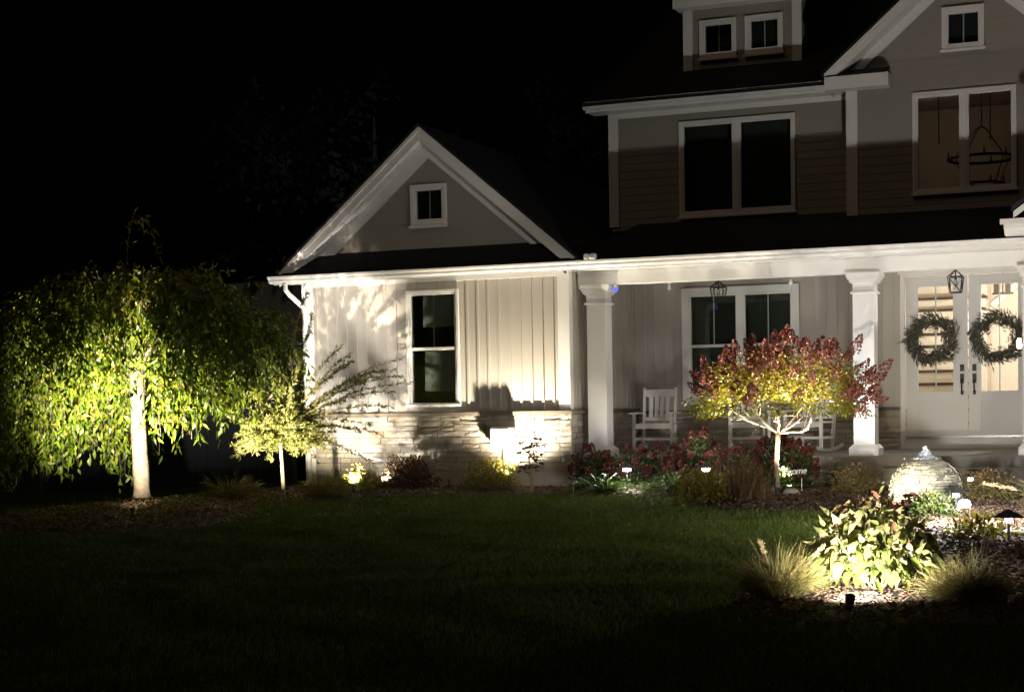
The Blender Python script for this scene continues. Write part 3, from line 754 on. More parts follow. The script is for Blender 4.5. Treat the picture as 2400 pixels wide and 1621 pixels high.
# --- front doors
fr = MB(); slab(fr, -3.96, -1.97, 0.461, 3.12, YW - 0.05, YW - 0.001, [(-3.885, -2.045, 0.63, 3.06)])
fr.box(-3.99, -1.94, YW - 0.065, YW - 0.051, 3.09, 3.135)
DF = fr.build("door_frame", M['trim'], HOUSE, bevel=0.006)
MB().box(-3.88, -2.05, YW - 0.075, YW + 0.10, 0.632, 0.655).build("threshold", mat_plain("brushed_sill", (0.5, 0.5, 0.5), 0.3, 0.1, 20, metal=0.8), DF)
for x0, x1, hand in ((-3.88, -2.967, 1), (-2.957, -2.05, -1)):
    gx0, gx1 = (-3.70, -3.18) if hand == 1 else (-2.775, -2.245)
    d = MB(); slab(d, x0, x1, 0.66, 3.055, YW + 0.0, YW + 0.045, [(gx0, gx1, 1.315, 2.90)])
    D_ = d.build("door", M['door'], HOUSE, bevel=0.004)
    f = MB(); slab(f, gx0 - 0.03, gx1 + 0.03, 1.285, 2.93, YW - 0.012, YW - 0.001, [(gx0 + .001, gx1 - .001, 1.316, 2.899)]); f.build("glazing_bead", M['door'], D_)
    MB().box(gx0, gx1, YW + 0.02, YW + 0.026, 1.316, 2.899).build("pane", M['glass'], D_)
    xm = (gx0 + gx1) / 2
    MB().box(xm - 0.010, xm + 0.010, YW + 0.030, YW + 0.038, 1.316, 2.899).build("muntin", M['door'], D_)
    pn = MB(); slab(pn, gx0 - 0.03, gx1 + 0.03, 0.79, 1.19, YW - 0.010, YW - 0.001, [(gx0, gx1, 0.82, 1.16)]); pn.box(gx0 + 0.002, gx1 - 0.002, YW - 0.006, YW - 0.001, 0.985, 0.995)
    pn.build("door_panel", M['door'], D_)
    hx = x1 - 0.085 if hand == 1 else x0 + 0.085
    h = MB(); h.box(hx - 0.028, hx + 0.028, YW - 0.03, YW - 0.002, 1.44, 1.58); h.tube([(hx, YW - 0.03, 1.50), (hx, YW - 0.075, 1.47), (hx, YW - 0.075, 1.36), (hx, YW - 0.03, 1.31)], 0.012, 6)
    h.box(hx - 0.02, hx + 0.02, YW - 0.03, YW - 0.002, 1.27, 1.33)
    h.build("handle", M['black'], D_)
    MB().box(hx - 0.03, hx + 0.03, YW - 0.03, YW - 0.002, 1.62, 1.72).build("deadbolt", M['black'], D_, bevel=0.006)

# --- lit two-storey foyer behind the doors and the double window
FY = MB()
FY.box(-4.45, -4.38, YW + 0.15, 29.0, 0.3, 6.2); FY.box(-1.45, -1.38, YW + 0.15, 29.0, 0.3, 6.2); FY.box(-4.45, -1.38, 29.01, 29.08, 0.3, 6.2)
FY.box(-4.45, -1.38, YW + 0.15, 29.08, 6.21, 6.27)
FY.build("foyer_wall", M['inwall'], HOUSE)
MB().box(-4.37, -1.46, YW + 0.15, 29.0, 0.55, 0.64).build("foyer_floor", M['tread'], HOUSE)
st = MB().box(-4.375, -3.05, 28.3, 28.95, 0.66, 3.3).build("staircase", M['inwall'], HOUSE)
for k in range(11):
    z0 = 0.64 + 0.207 * k; y0 = 25.9 + 0.22 * k
    MB().box(-4.37, -3.05, y0, y0 + 0.19, z0 + 0.003, z0 + 0.160).build("riser", M['inwall'], st)
    MB().box(-4.37, -3.03, y0 - 0.03, y0 + 0.22, z0 + 0.161, z0 + 0.207).build("tread", M['tread'], st)
MB().box(-4.375, -1.455, YW + 0.155, 29.005, 3.36, 3.50).build("upper_floor", M['inwall'], HOUSE)  # unseen slab added to keep the hall light from the upper window
MB().prism([(-3.2, 28.95, 2.60), (-1.5, 28.95, 3.95), (-1.5, 28.95, 4.1), (-3.2, 28.95, 2.72)], (0, 0.055, 0)).build("stair_skirt", M['white'], HOUSE)

# ------------------------------------------------------------------ lamps
WARM, SOFT, COOL = (1.0, 0.86, 0.64), (1.0, 0.92, 0.82), (0.96, 0.97, 1.0)
M['lens'] = mat_emit("lamp_lens", (1.0, 0.88, 0.68), 12)
M['globe'] = mat_emit("lamp_globe", (1.0, 0.93, 0.82), 30)

def spot(parent, loc, aim, power, deg, col, blend=0.6, size=0.03):
    L = bpy.data.lights.new("lamp", 'SPOT'); L.energy = power; L.spot_size = math.radians(deg); L.spot_blend = blend; L.color = col; L.shadow_soft_size = size
    o = bpy.data.objects.new("lamp", L); COL.objects.link(o)
    o.parent = parent; o.location = Vector(loc) - ORG[parent]
    o.rotation_euler = (Vector(aim) - Vector(loc)).to_track_quat('-Z', 'Y').to_euler()
    return o

def point(parent, loc, power, col, size=0.03):
    L = bpy.data.lights.new("lamp", 'POINT'); L.energy = power; L.color = col; L.shadow_soft_size = size
    o = bpy.data.objects.new("lamp", L); COL.objects.link(o)
    o.parent = parent; o.location = Vector(loc) - ORG[parent]
    return o

def spotlight(loc, aim, power, deg, col, label, stem=0.08, blend=0.6, size=0.025, scale=1.0):
    """stake-mounted garden spotlight: stake, housing, lens and its lamp"""
    p = Vector(loc); d = (Vector(aim) - p).normalized()
    t = thing("garden_spotlight", (p.x, p.y, gz1(p.x, p.y)), label, "spotlight", "garden spotlights in the beds")
    h = MB(); c = p + Vector((0, 0, stem))
    s = scale
    h.tube([c - d * 0.075 * s, c - d * 0.07 * s, c - d * 0.02 * s, c + d * 0.03 * s, c + d * 0.05 * s], [0.012 * s, 0.026 * s, 0.032 * s, 0.038 * s, 0.04 * s], 12)
    h.build("housing", M['black'], t)
    MB().tube([p - Vector((0, 0, 0.05)), c - d * 0.02 * s], 0.011, 6).build("stake", M['black'], t)
    MB().tube([c + d * 0.0505 * s, c + d * 0.052 * s], 0.034 * s, 12).build("lens", M['lens'], t)
    spot(t, c + d * (0.054 * s + size), aim, power, deg, col, blend, size)
    return t

spotlight((-8.93, 21.38, 0.04), (-9.0, 21.80, 3.1), 850, 136, WARM, "black spotlight at the foot of the bright wall, beside the yellow green shrub", 0.09, 1.0)
spotlight((-10.78, 20.16, 0.04), (-11.65, 21.8, 1.45), 1200, 68, SOFT, "black spotlight shining into the small glowing yellow bush", 0.07, 0.8)
spotlight((-10.72, 21.0, 0.03), (-10.85, 21.85, 1.7), 520, 140, SOFT, "low spotlight washing the stones behind the small yellow bush", 0.07, 1.0)
spotlight((-11.25, 17.30, -0.03), (-11.66, 19.85, 1.02), 3600, 40, WARM, "small spotlight at the edge of the mulch ring, facing the dappled willow standard", 0.06, 0.8)
spotlight((-11.85, 16.48, -0.03), (-13.35, 18.65, 1.58), 10500, 68, WARM, "small spotlight lying in the mulch ring of the weeping tree", 0.05, 1.0)
spotlight((-4.70, 20.66, 0.04), (-4.78, 20.20, 1.22), 2700, 86, WARM, "spotlight behind the trunk of the red topped tree, turned up into its crown", 0.05, 1.0)
spotlight((-4.70, 19.95, 0.04), (-4.78, 20.30, 0.85), 280, 60, WARM, "small spotlight between the russet grass and the trunk of the red topped tree", 0.05, 1.0)  # secondary lamp added to brighten the trunk
spotlight((-2.04, 10.70, -0.16), (-2.04, 11.50, 0.62), 800, 150, SOFT, "dark spotlight in front of the big leaved shrub", 0.07, 1.0, scale=0.9)
spotlight((-3.28, 18.20, 0.02), (-2.95, 19.2, 0.3), 230, 100, WARM, "spotlight aimed at the stacked slate fountain", 0.05, 0.8)
spotlight((-7.40, 21.10, 0.14), (-7.2, 21.75, 2.9), 50, 120, WARM, "spotlight aimed up at the porch beam between the two leftmost red hydrangeas", 0.07, 0.6)  # extra lamp hidden in the bed, added to brighten the beam
spotlight((-6.15, 21.10, 0.14), (-5.95, 21.75, 2.9), 120, 120, SOFT, "spotlight aimed up at the porch beam in front of the tall red hydrangea", 0.07, 0.6)  # second added lamp for the beam, also hidden
spotlight((-3.90, 21.22, 0.26), (-3.98, 22.2, 2.5), 105, 130, COOL, "spotlight aimed up at the bright porch column from behind the low shrub", 0.07, 1.0)

# ------------------------------------------------------------------ path lights
def path_light(loc, h, label, power, hat=0.11, col=COOL, bare=False, omni=False, gs=1.0):
    x, y = loc; z = gz1(x, y)
    t = thing("path_light", (x, y, z), label, "path light", "path lights in the beds")
    stem_m = M['white'] if bare else M['black']
    MB().tube([(x, y, z - 0.05), (x, y, z + h - 0.05)], 0.013, 8).build("stem", stem_m, t)
    if not bare:
        b = MB(); b.lathe((x, y, z + h), [(0.002, 0.075), (hat, 0.0), (hat * 0.96, -0.006), (0.002, 0.05)][::-1], 4 if hat > 0.1 else 16); b.build("hat", M['black'], t)
    MB().lathe((x, y, z + h - 0.05), [(0.014 * gs, 0), (0.032 * gs, 0.010), (0.032 * gs, 0.034), (0.012 * gs, 0.046)], 12).build("globe", M['globe'], t)
    if power:
        q = z + h - 0.075
        if omni: point(t, (x, y, q), power, col, 0.02)
        else: spot(t, (x, y, q), (x, y - 0.02, q - 1), power, 172, col, 0.15, 0.02)
    return t
path_light((-7.02, 20.98), 0.36, "path light glowing behind the strap leaved clump next to the garage corner", 95, hat=0.10, omni=True, gs=1.7)
path_light((-5.90, 20.96), 0.36, "path light glowing behind the second strap leaved clump, near the russet grass", 95, hat=0.10, omni=True, gs=1.7)
path_light((-2.27, 18.0), 0.26, "path light with a dark pointed hat in front of the slate fountain", 60, hat=0.12, omni=True)
path_light((-2.35, 20.0), 0.29, "path light glowing beside the slate fountain, among pink leaves", 22, hat=0.08)
path_light((-1.44, 15.07), 0.27, "path light with a lit white stem and wide dark hat by the grey paver", 5, hat=0.14)
# bare floodlight that washes the porch and the upper storey
fl = thing("flood_light", (-2.0, 16.5, gz1(-2.0, 16.5)), "glaring round flood light on a white stem above the green ground plants", "flood light")
MB().tube([(-2.0, 16.5, -0.12), (-2.0, 16.5, 0.13)], 0.014, 8).build("stem", M['white'], fl)
b = MB(); b.lathe((-2.0, 16.5, 0.12), [(0.02, 0), (0.055, 0.02), (0.062, 0.035)], 14); b.build("housing", M['white'], fl)
MB().lathe((-2.0, 16.5, 0.156), [(0.058, 0), (0.062, 0.03), (0.048, 0.058), (0.02, 0.07)], 16).build("lens", M['globe'], fl)
spot(fl, (-2.0, 16.5, 0.275), (-2.5, 24.0, 4.0), 320, 104, (1.0, 0.93, 0.84), 1.0, 0.04)
point(fl, (-2.0, 16.5, 0.34), 400, (1.0, 0.95, 0.90), 0.05)

# ------------------------------------------------------------------ plants: builders
def arcs(org, D, L, droop, m=9, r=None, wob=0.02):
    """curves that start at org along D and sag under their weight"""
    D = norm(np.asarray(D, float)); n = len(D); t = np.linspace(0, 1, m)[None, :, None]
    L = np.asarray(L, float).reshape(n, 1, 1); droop = np.broadcast_to(np.asarray(droop, float).reshape(-1, 1, 1), (n, 1, 1))
    C = np.asarray(org, float).reshape(-1, 1, 3) + D[:, None] * L * t
    C = C.copy(); C[..., 2] -= (droop * L * t ** 2)[..., 0]
    if r is not None: C += np.cumsum(r.normal(0, wob, (n, m, 3)) * L / m, 1) * t
    return C

def along(C, per, r):
    """random points with tangents along curves"""
    n, m, _ = C.shape
    k = np.repeat(np.arange(n), per); u = r.uniform(0.08, 1, len(k)) * (m - 1.001); i = u.astype(int); f = (u - i)[:, None]
    P = C[k, i] * (1 - f) + C[k, i + 1] * f
    return P, norm(C[k, i + 1] - C[k, i]), u / (m - 1)

def hemi(n, r, zmin=0.1, zmax=1.0):
    a = r.uniform(0, 2 * math.pi, n); z = r.uniform(zmin, zmax, n); s = np.sqrt(1 - z * z)
    return np.stack([np.cos(a) * s, np.sin(a) * s, z], 1)

def plant(name, loc, label, cat, group=None, sink=0.0):
    return thing(name, (loc[0], loc[1], gz1(loc[0], loc[1]) + (0.03 if sink == 0 else sink)), label, cat, group)

def stems(t, C, rad, mat, name="stem", k=5):
    mb = MB()
    for c in C: mb.tube([tuple(p) for p in c], list(np.linspace(rad, rad * 0.35, len(c))), k, cap=False)
    return mb.build(name, mat, t)

def grass_clump(loc, h, spread, n, mat, label, seed, upright=0.5, width=0.006, group="ornamental grass clumps", m=7, plumes=0, name="ornamental_grass"):
    r = np.random.default_rng(seed)
    t = plant(name, loc, label, "grass", group)
    o = np.array(t.location)
    D = hemi(n, r, upright, 1.0); base = o + np.stack([r.normal(0, spread * 0.13, n), r.normal(0, spread * 0.13, n), np.zeros(n)], 1)
    D[:, :2] += (base - o)[:, :2] / max(spread, .01) * 0.6
    L = h * r.uniform(0.6, 1.15, n); C = arcs(base, D, L, r.uniform(0.12, 0.62, n), m, r, 0.12)
    C[..., 2] = np.maximum(C[..., 2], o[2] + 0.01)
    ribbons("foliage", C, r.uniform(width * 0.6, width, n), mat, t, seed=seed)
    for k in range(plumes):
        d = hemi(1, r, 0.8, 0.95); c = arcs(o, d, [h * 1.25], 0.15, 8)
        s = stems(t, c, 0.0022, M['plume'], "stem", 4)
        P, T, u = along(c[:, -3:], 160, r); P += r.normal(0, 0.006, P.shape)
        leaves("plume", P, T + r.normal(0, 0.45, T.shape), 0.022, 0.004, M['plume'], t, seed=seed + k)
    return t

def shrub(name, loc, rx, ry, h, n, L, W, mat, label, cat="shrub", group=None, seed=1, low=0.15, nst=9, droop=0.2, flat=0.3, shell=0.45):
    r = np.random.default_rng(seed)
    t = plant(name, loc, label, cat, group); o = np.array(t.location)
    D = hemi(nst, r, 0.35, 1.0)
    C = arcs(o, D * np.array([rx, ry, h]) / max(rx, ry), np.full(nst, max(rx, ry) * 0.85), 0.05, 6, r, 0.15)
    stems(t, C, 0.008, M['stem'])
    U = hemi(n, r, -0.15, 1.0); lump = 1 + 0.16 * np.sin(U[:, 0] * 7 + seed) * np.sin(U[:, 1] * 6 + 2 * seed) + 0.1 * np.sin(U[:, 2] * 9 + seed)
    R = (r.uniform(0, 1, n) ** shell)[:, None] * lump[:, None]
    P = o + U * R * np.array([rx, ry, h * (1 - low)]) + np.array([0, 0, h * low])
    k = P[:, 2] > o[2] + 0.01; P = P[k]; U = U[k]
    d = U + r.normal(0, 0.55, U.shape) + np.array([0, 0, 0.15]); d[:, 2] -= droop
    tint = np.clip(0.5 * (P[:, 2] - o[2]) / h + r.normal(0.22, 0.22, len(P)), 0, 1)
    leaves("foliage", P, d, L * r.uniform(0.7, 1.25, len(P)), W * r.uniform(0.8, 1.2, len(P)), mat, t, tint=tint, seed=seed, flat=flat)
    return t

def bloom_mesh(seed, ln, rad, mat, n=110):
    r = np.random.default_rng(seed)
    u = ((np.arange(n) + r.random(n)) / n) ** 0.9; a = r.uniform(0, 6.28, n); rr = rad * (1 - u) ** 0.6 * (0.75 + 0.3 * r.random(n))
    P = np.stack([np.cos(a) * rr, np.sin(a) * rr, u * ln], 1)
    d = np.stack([np.cos(a), np.sin(a), np.full(n, 0.5)], 1) + r.normal(0, 0.6, (n, 3))
    o = leaves("flower_head", P - d / np.linalg.norm(d, axis=1, keepdims=True) * 0.008, d, 0.027, 0.027, mat, None, (0, 0, 0), seed=seed)
    me = o.data; bpy.data.objects.remove(o)
    return me

def place(name, me, parent, loc, d, scale=1.0, roll=0.0):
    o = bpy.data.objects.new(name, me); COL.objects.link(o); o.parent = parent
    q = Vector(d).to_track_quat('Z', 'Y')
    o.matrix_local = Matrix.Translation(Vector(loc) - ORG[parent]) @ q.to_matrix().to_4x4() @ Matrix.Rotation(roll, 4, 'Z') @ Matrix.Scale(scale, 4)
    return o

# ------------------------------------------------------------------ weeping tree
def weeping_tree():
    r = np.random.default_rng(21)
    bx, by = -13.41, 18.85; z0 = gz1(bx, by)
    t = thing("weeping_tree", (bx, by, z0), "big weeping tree with an umbrella of hanging leaves on a stout pale trunk", "tree")
    tr = MB(); pts = []; rad = []
    for i_, z in enumerate(np.linspace(-0.1, 2.0, 14)):
        pts.append((bx + 0.012 * math.sin(z * 3) - 0.012 * z, by + 0.01 * math.cos(z * 4), z0 + z)); rad.append(0.112 - 0.008 * z + (0.02 if i_ < 2 else 0) + 0.004 * math.sin(i_ * 2.1))
    tr.tube(pts, rad, 18); tr.build("trunk", M['bark'], t, smooth=True)
    top = np.array([bx - 0.025, by, z0 + 1.85])
    bot = lambda lat: np.interp(lat, [-2.5, -1.7, -1.25, -0.95, -0.6, -0.3, 0, 0.3, 0.8, 1.25, 1.6, 2.0, 2.4], [0.85, 0.75, 0.30, 0.05, 0.65, 0.95, 1.5, 1.10, 0.85, 0.75, 1.15, 1.55, 1.8])
    limbs = MB()
    for k in range(26):
        a = 2 * math.pi * k / 26 + r.uniform(-.1, .1); rr = r.uniform(0.7, 2.1); zz = 3.28 - 0.085 * rr ** 3
        c = [(top[0] + math.cos(a) * rr * s, top[1] + math.sin(a) * rr * 0.85 * s, top[2] + (zz - 1.85) * math.sin(s * 1.75) + r.normal(0, .02)) for s in np.linspace(0, 1, 7)]
        limbs.tube(c, list(np.linspace(0.03, 0.008, 7)), 6, cap=False)
    limbs.build("limb", M['darktwig'], t)
    n = 860; m = 16
    g = 190; ga = r.uniform(0, 2 * math.pi, g); gR = np.sqrt(r.uniform(0.02, 1, g)); gz_ = r.normal(0, 0.30, g); gi = r.integers(0, g, n)
    a = ga[gi] + r.normal(0, 0.065, n) / (0.25 + gR[gi]); R0 = np.clip(2.12 * gR[gi] + r.normal(0, 0.075, n), 0.1, 2.25)
    sx = np.where(np.cos(a) < 0, 1.12, 1.0)
    dz = 3.33 - 0.085 * R0 ** 3
    z1 = dz * r.uniform(0.86, 1.0, n) * (1 + 0.03 * np.sin(a * 5) + 0.02 * np.sin(a * 9 + 1))
    lat = np.cos(a) * R0 * sx
    zb = bot(lat) + np.abs(r.normal(0, 0.30, n)) + np.abs(gz_[gi]) + 0.25 * (R0 < 1.0)
    front = (np.sin(a) < 0) & (np.abs(lat) < 0.28)
    zb = np.where(front, np.maximum(zb, 1.7), zb)
    zb = np.minimum(zb, z1 - 0.35)
    u = np.linspace(0, 1, m)[None]
    rad_ = R0[:, None] * (0.9 + 0.1 * u) + 0.26 * (1 - np.exp(-3 * u)) * r.uniform(0.3, 1.2, (n, 1))
    wx = np.cumsum(r.normal(0, 0.03, (n, m)), 1); wy = np.cumsum(r.normal(0, 0.03, (n, m)), 1)
    C = np.stack([bx + np.cos(a)[:, None] * rad_ * sx[:, None] + wx, by + np.sin(a)[:, None] * rad_ * 0.86 + wy,
                  z0 + z1[:, None] - (z1 - zb)[:, None] * u ** 1.35 + 0.10 * np.sin(u * 3.1) * (1 - u)], 2)
    # stray shoots over the crown
    ex = []
    for p in ([(-13.5, 3.2), (-13.4, 3.75), (-13.33, 4.0), (-13.15, 3.93), (-13.02, 3.72), (-12.96, 3.42)], [(-12.7, 3.0), (-12.3, 3.2), (-11.8, 3.16), (-11.4, 2.95), (-11.1, 2.6), (-10.95, 2.1)],
              [(-14.0, 3.1), (-14.5, 3.28), (-14.9, 3.15), (-15.1, 2.9), (-15.2, 2.6), (-15.22, 2.3)]):
        q = np.array(p); tt = np.linspace(0, 1, 6); s = np.linspace(0, 1, m)
        ex.append(np.stack([np.interp(s, tt, q[:, 0]), np.full(m, by - 0.1), np.interp(s, tt, q[:, 1]) + z0], 1))
    C = np.concatenate([C, np.array(ex)])
    st = MB()
    for c in C[::2]: st.tube([tuple(p) for p in c[::3]], 0.0035, 3, cap=False)
    st.build("twig", M['darktwig'], t)
    per = np.maximum(10, (np.linalg.norm(np.diff(C, axis=1), axis=2).sum(1) * 22)).astype(int)
    P, T, uu = along(C, per, r)
    d = T + r.normal(0, 0.62, T.shape) + np.array([0, 0, -0.25])
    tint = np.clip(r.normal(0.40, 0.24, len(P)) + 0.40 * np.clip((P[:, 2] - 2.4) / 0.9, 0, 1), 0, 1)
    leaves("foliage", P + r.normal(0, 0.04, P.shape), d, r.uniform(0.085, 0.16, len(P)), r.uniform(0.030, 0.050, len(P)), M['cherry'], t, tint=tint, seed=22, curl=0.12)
weeping_tree()

# ------------------------------------------------------------------ dappled willow standard
def willow():
    r = np.random.default_rng(31)
    bx, by = -11.63, 19.70; z0 = gz1(bx, by) + 0.02
    t = thing("willow_standard", (bx, by, z0), "small dappled willow standard with a wispy pale crown on a thin white trunk", "tree")
    MB().tube([(bx, by, z0 - 0.1), (bx - 0.02, by, z0 + 0.3), (bx - 0.035, by, z0 + 0.6), (bx - 0.05, by, z0 + 0.95)], [0.03, 0.026, 0.025, 0.028], 10).build("trunk", M['palebark'], t, smooth=True)
    head = np.array([bx - 0.05, by, z0 + 0.88])
    n = 620
    D = hemi(n, r, -0.12, 0.95); D[:, 0] *= 1.25
    side = np.clip(D[:, 0], 0, 1)
    L = r.uniform(0.30, 0.66, n) * (1 + 0.35 * side) * (1 - 0.1 * D[:, 2])
    C = arcs(head + r.normal(0, 0.04, (n, 3)), D, L, r.uniform(0.1, 0.45, n), 9, r, 0.10)
    # long whippy shoots
    tips = np.array([(-11.10, 19.9, 2.60), (-11.25, 19.8, 2.2), (-9.88, 20.0, 1.80), (-10.05, 20.1, 1.55), (-10.3, 19.8, 1.05), (-10.2, 19.9, 0.75), (-9.95, 19.9, 1.35), (-11.6, 19.8, 2.05), (-11.8, 19.7, 1.85), (-10.6, 19.9, 1.9), (-10.4, 20.1, 1.7), (-12.2, 19.6, 1.5), (-10.75, 20.0, 2.1), (-10.55, 19.7, 1.3)])
    tips = np.concatenate([tips + r.normal(0, 0.05, tips.shape), tips + r.normal(0, 0.16, tips.shape)])
    v = tips - head; Ls = np.linalg.norm(v, axis=1); v2 = v + np.array([0, 0, 0.35]) * Ls[:, None]
    C2 = arcs(np.repeat(head[None], len(v), 0), v2, np.linalg.norm(v2, axis=1), 0.35 * Ls / np.linalg.norm(v2, axis=1), 9, r, 0.05)
    stems(t, np.concatenate([C[::3], C2]), 0.006, M['stem'], "branch", 4)
    P, T, u = along(C, 62, r); P2, T2, u2 = along(C2, 190, r)
    P = np.concatenate([P, P2]); T = np.concatenate([T, T2]); d = T * 0.7 + r.normal(0, 0.55, T.shape)
    leaves("foliage", P, d, r.uniform(0.045, 0.085, len(P)), r.uniform(0.012, 0.019, len(P)), M['willow'], t, seed=32)
willow()

# ------------------------------------------------------------------ red topped hydrangea tree
def hydrangea_tree():
    r = np.random.default_rng(41)
    bx, by = -4.79, 20.36; z0 = 0.02
    t = thing("hydrangea_tree", (bx, by, z0), "panicle hydrangea tree with faded red flower heads, lit gold from below", "tree")
    tr = MB(); tr.tube([(bx, by, z0 - 0.1), (bx + .005, by, z0 + .2), (bx - .01, by, z0 + .45), (bx + .01, by, z0 + .7), (bx + .01, by, z0 + .84)], [0.036, 0.031, 0.029, 0.030, 0.042], 12)
    tr.build("trunk", M['palebark'], t, smooth=True)
    fork = Vector((bx + 0.01, by, z0 + 0.80)); ends = []
    br = MB()
    def grow(p, d, L, rad, lev):
        c = [p]; q = p.copy(); dd = d.normalized()
        for i_ in range(4):
            dd = (dd + Vector(r.normal(0, 0.13, 3)) + Vector((0, 0, 0.05))).normalized(); q = q + dd * L / 4; c.append(q.copy())
        br.tube(c, list(np.linspace(rad, rad * 0.6, 5)), 6, cap=False)
        if lev == 0: ends.append((q, dd)); return
        for k in range(3 if lev > 1 else 2):
            s = Vector(r.normal(0, 0.5, 3)); s.z = s.z * 0.4
            grow(c[-1 if k == 0 else 3], dd + s, L * r.uniform(0.65, 0.9), rad * 0.55, lev - 1)
    for k in range(8):
        a = 2 * math.pi * k / 8 + 0.3; e = r.uniform(0.35, 0.75)
        grow(fork, Vector((math.cos(a) * 1.12, math.sin(a) * 0.95, e)), 0.44, 0.016, 2)
    br.build("branch", M['palebark'], t)
    n = 6800
    cx, cy, cz = bx + 0.05, by, z0 + 1.18
    U = hemi(n, r, -0.25, 1.0); R = r.uniform(0, 1, n) ** 0.42
    lump = 1 + 0.16 * np.sin(U[:, 0] * 6 + 1) * np.sin(U[:, 1] * 5) + 0.12 * np.sin(U[:, 2] * 8 + 5 * U[:, 0])
    P = np.stack([cx + U[:, 0] * R * lump * 1.13, cy + U[:, 1] * R * lump * 1.0, cz + U[:, 2] * R * lump * 0.66], 1)
    rel = np.hypot(P[:, 0] - cx, P[:, 1] - cy)
    k = P[:, 2] > z0 + 1.0 + 0.20 * (rel < 0.75) - 0.12 * (rel > 0.9) + 0.1 * r.random(n); P = P[k]; U = U[k]
    d = U + r.normal(0, 0.6, U.shape) + np.array([0, 0, -0.45])
    hh = np.clip((P[:, 2] - (z0 + 1.0)) / 0.9, 0, 1)
    tint = np.clip(0.05 + 0.72 * hh + r.normal(0, 0.2, len(P)), 0, 1)
    leaves("foliage", P, d, r.uniform(0.05, 0.085, len(P)), r.uniform(0.022, 0.036, len(P)), M['hydleaf'], t, tint=tint, seed=42)
    me = [bloom_mesh(50 + i_, 0.21, 0.07, M['bloom'], 130) for i_ in range(5)]
    for i_ in range(88):
        u = hemi(1, r, 0.02, 1.0)[0]; l = 0.98 + 0.14 * math.sin(u[0] * 6 + 1) * math.sin(u[1] * 5) + 0.10 * math.sin(u[2] * 8 + 5 * u[0]) + r.normal(0, 0.07)
        p = (cx + u[0] * l * 1.15, cy + u[1] * l * 1.0, cz + u[2] * l * 0.68)
        place("flower_head", me[i_ % 5], t, p, (u[0] * 0.9 + r.normal(0, .2), u[1] * 0.9 + r.normal(0, .2), 0.55 + u[2] + r.normal(0, .25)), r.uniform(0.7, 1.25), r.uniform(0, 6))
    for px, pz, s in ((-4.13, 1.66, 1.7), (-3.98, 1.46, 1.2), (-3.55, 1.14, 1.35), (-3.68, 1.0, 1.2), (-3.8, 1.22, 1.3), (-4.72, 1.84, 1.3), (-5.05, 1.80, 1.2), (-5.35, 1.72, 1.1), (-4.45, 1.80, 1.1)):
        place("flower_head", me[int(s * 10) % 5], t, (px, by - 0.35, pz), (0.25 if px > -4 else 0.05, -0.15, 1), s, px)
hydrangea_tree()

# ------------------------------------------------------------------ red flowered hydrangea shrubs in front of the porch
red_me = [bloom_mesh(70 + i_, 0.13, 0.06, M['redbloom']) for i_ in range(4)]
for i_, (x, y, h, w, lab) in enumerate([
        (-7.80, 21.83, 0.52, 0.30, "dark red hydrangea shrub against the garage corner stones"),
        (-7.25, 21.83, 0.52, 0.28, "dark red hydrangea shrub below the first rocking chair, behind the strap leaves"),
        (-6.70, 21.83, 0.54, 0.28, "dark red hydrangea shrub between the two glowing path lights"),
        (-6.20, 21.83, 0.74, 0.30, "tall dark red hydrangea shrub left of the porch tree, taller than its neighbours"),
        (-5.65, 21.83, 0.52, 0.28, "dark red hydrangea shrub behind the russet grass"),
        (-5.15, 21.83, 0.66, 0.28, "brownish red hydrangea shrub behind the trunk of the hydrangea tree"),
        (-4.78, 21.30, 0.58, 0.26, "pink headed hydrangea shrub above the script garden sign")]):
    r = np.random.default_rng(80 + i_)
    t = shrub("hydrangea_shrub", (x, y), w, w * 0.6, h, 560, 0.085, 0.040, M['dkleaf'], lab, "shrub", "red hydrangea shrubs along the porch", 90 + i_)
    o = np.array(t.location)
    for k in range(27):
        u = hemi(1, r, 0.15, 1.0)[0]
        place("flower_head", red_me[k % 4], t, (o[0] + u[0] * w * 1.05, o[1] + u[1] * w * 0.62, o[2] + 0.18 * h + u[2] * h * 0.84), (u[0] * .7, u[1] * .7, .8), r.uniform(0.7, 1.1), r.uniform(0, 6))

# ------------------------------------------------------------------ strap leaved clumps
def strap_clump(loc, h, n, label, seed, name="strap_leaf_clump", width=0.018):
    r = np.random.default_rng(seed)
    t = plant(name, loc, label, "plant", "strap leaved clumps by the porch bed"); o = np.array(t.location)
    D = hemi(n, r, 0.45, 1.0); L = h * r.uniform(0.8, 1.5, n)
    C = arcs(o + np.stack([r.normal(0, .05, n), r.normal(0, .05, n), np.zeros(n)], 1), D, L, r.uniform(0.35, 0.85, n), 9, r, 0.05)
    C[..., 2] = np.maximum(C[..., 2], o[2] + 0.01)
    ribbons("foliage", C, r.uniform(width * 0.7, width * 1.2, n), M['strap'], t, seed=seed)
strap_clump((-7.28, 20.82), 0.42, 190, "arching strap leaved clump in front of the glowing light nearest the garage corner", 101)
strap_clump((-7.70, 21.15), 0.30, 90, "small strap leaved clump beside the garage corner and the white wire hoop", 102)
strap_clump((-6.32, 20.85), 0.44, 190, "arching strap leaved clump midway along the porch bed, between two glowing lights", 103)
strap_clump((-5.62, 20.80), 0.38, 150, "brightly lit strap leaved clump beside the russet grass", 104)
strap_clump((-6.75, 21.10), 0.24, 70, "low strap leaved clump on brightly lit mulch", 105)

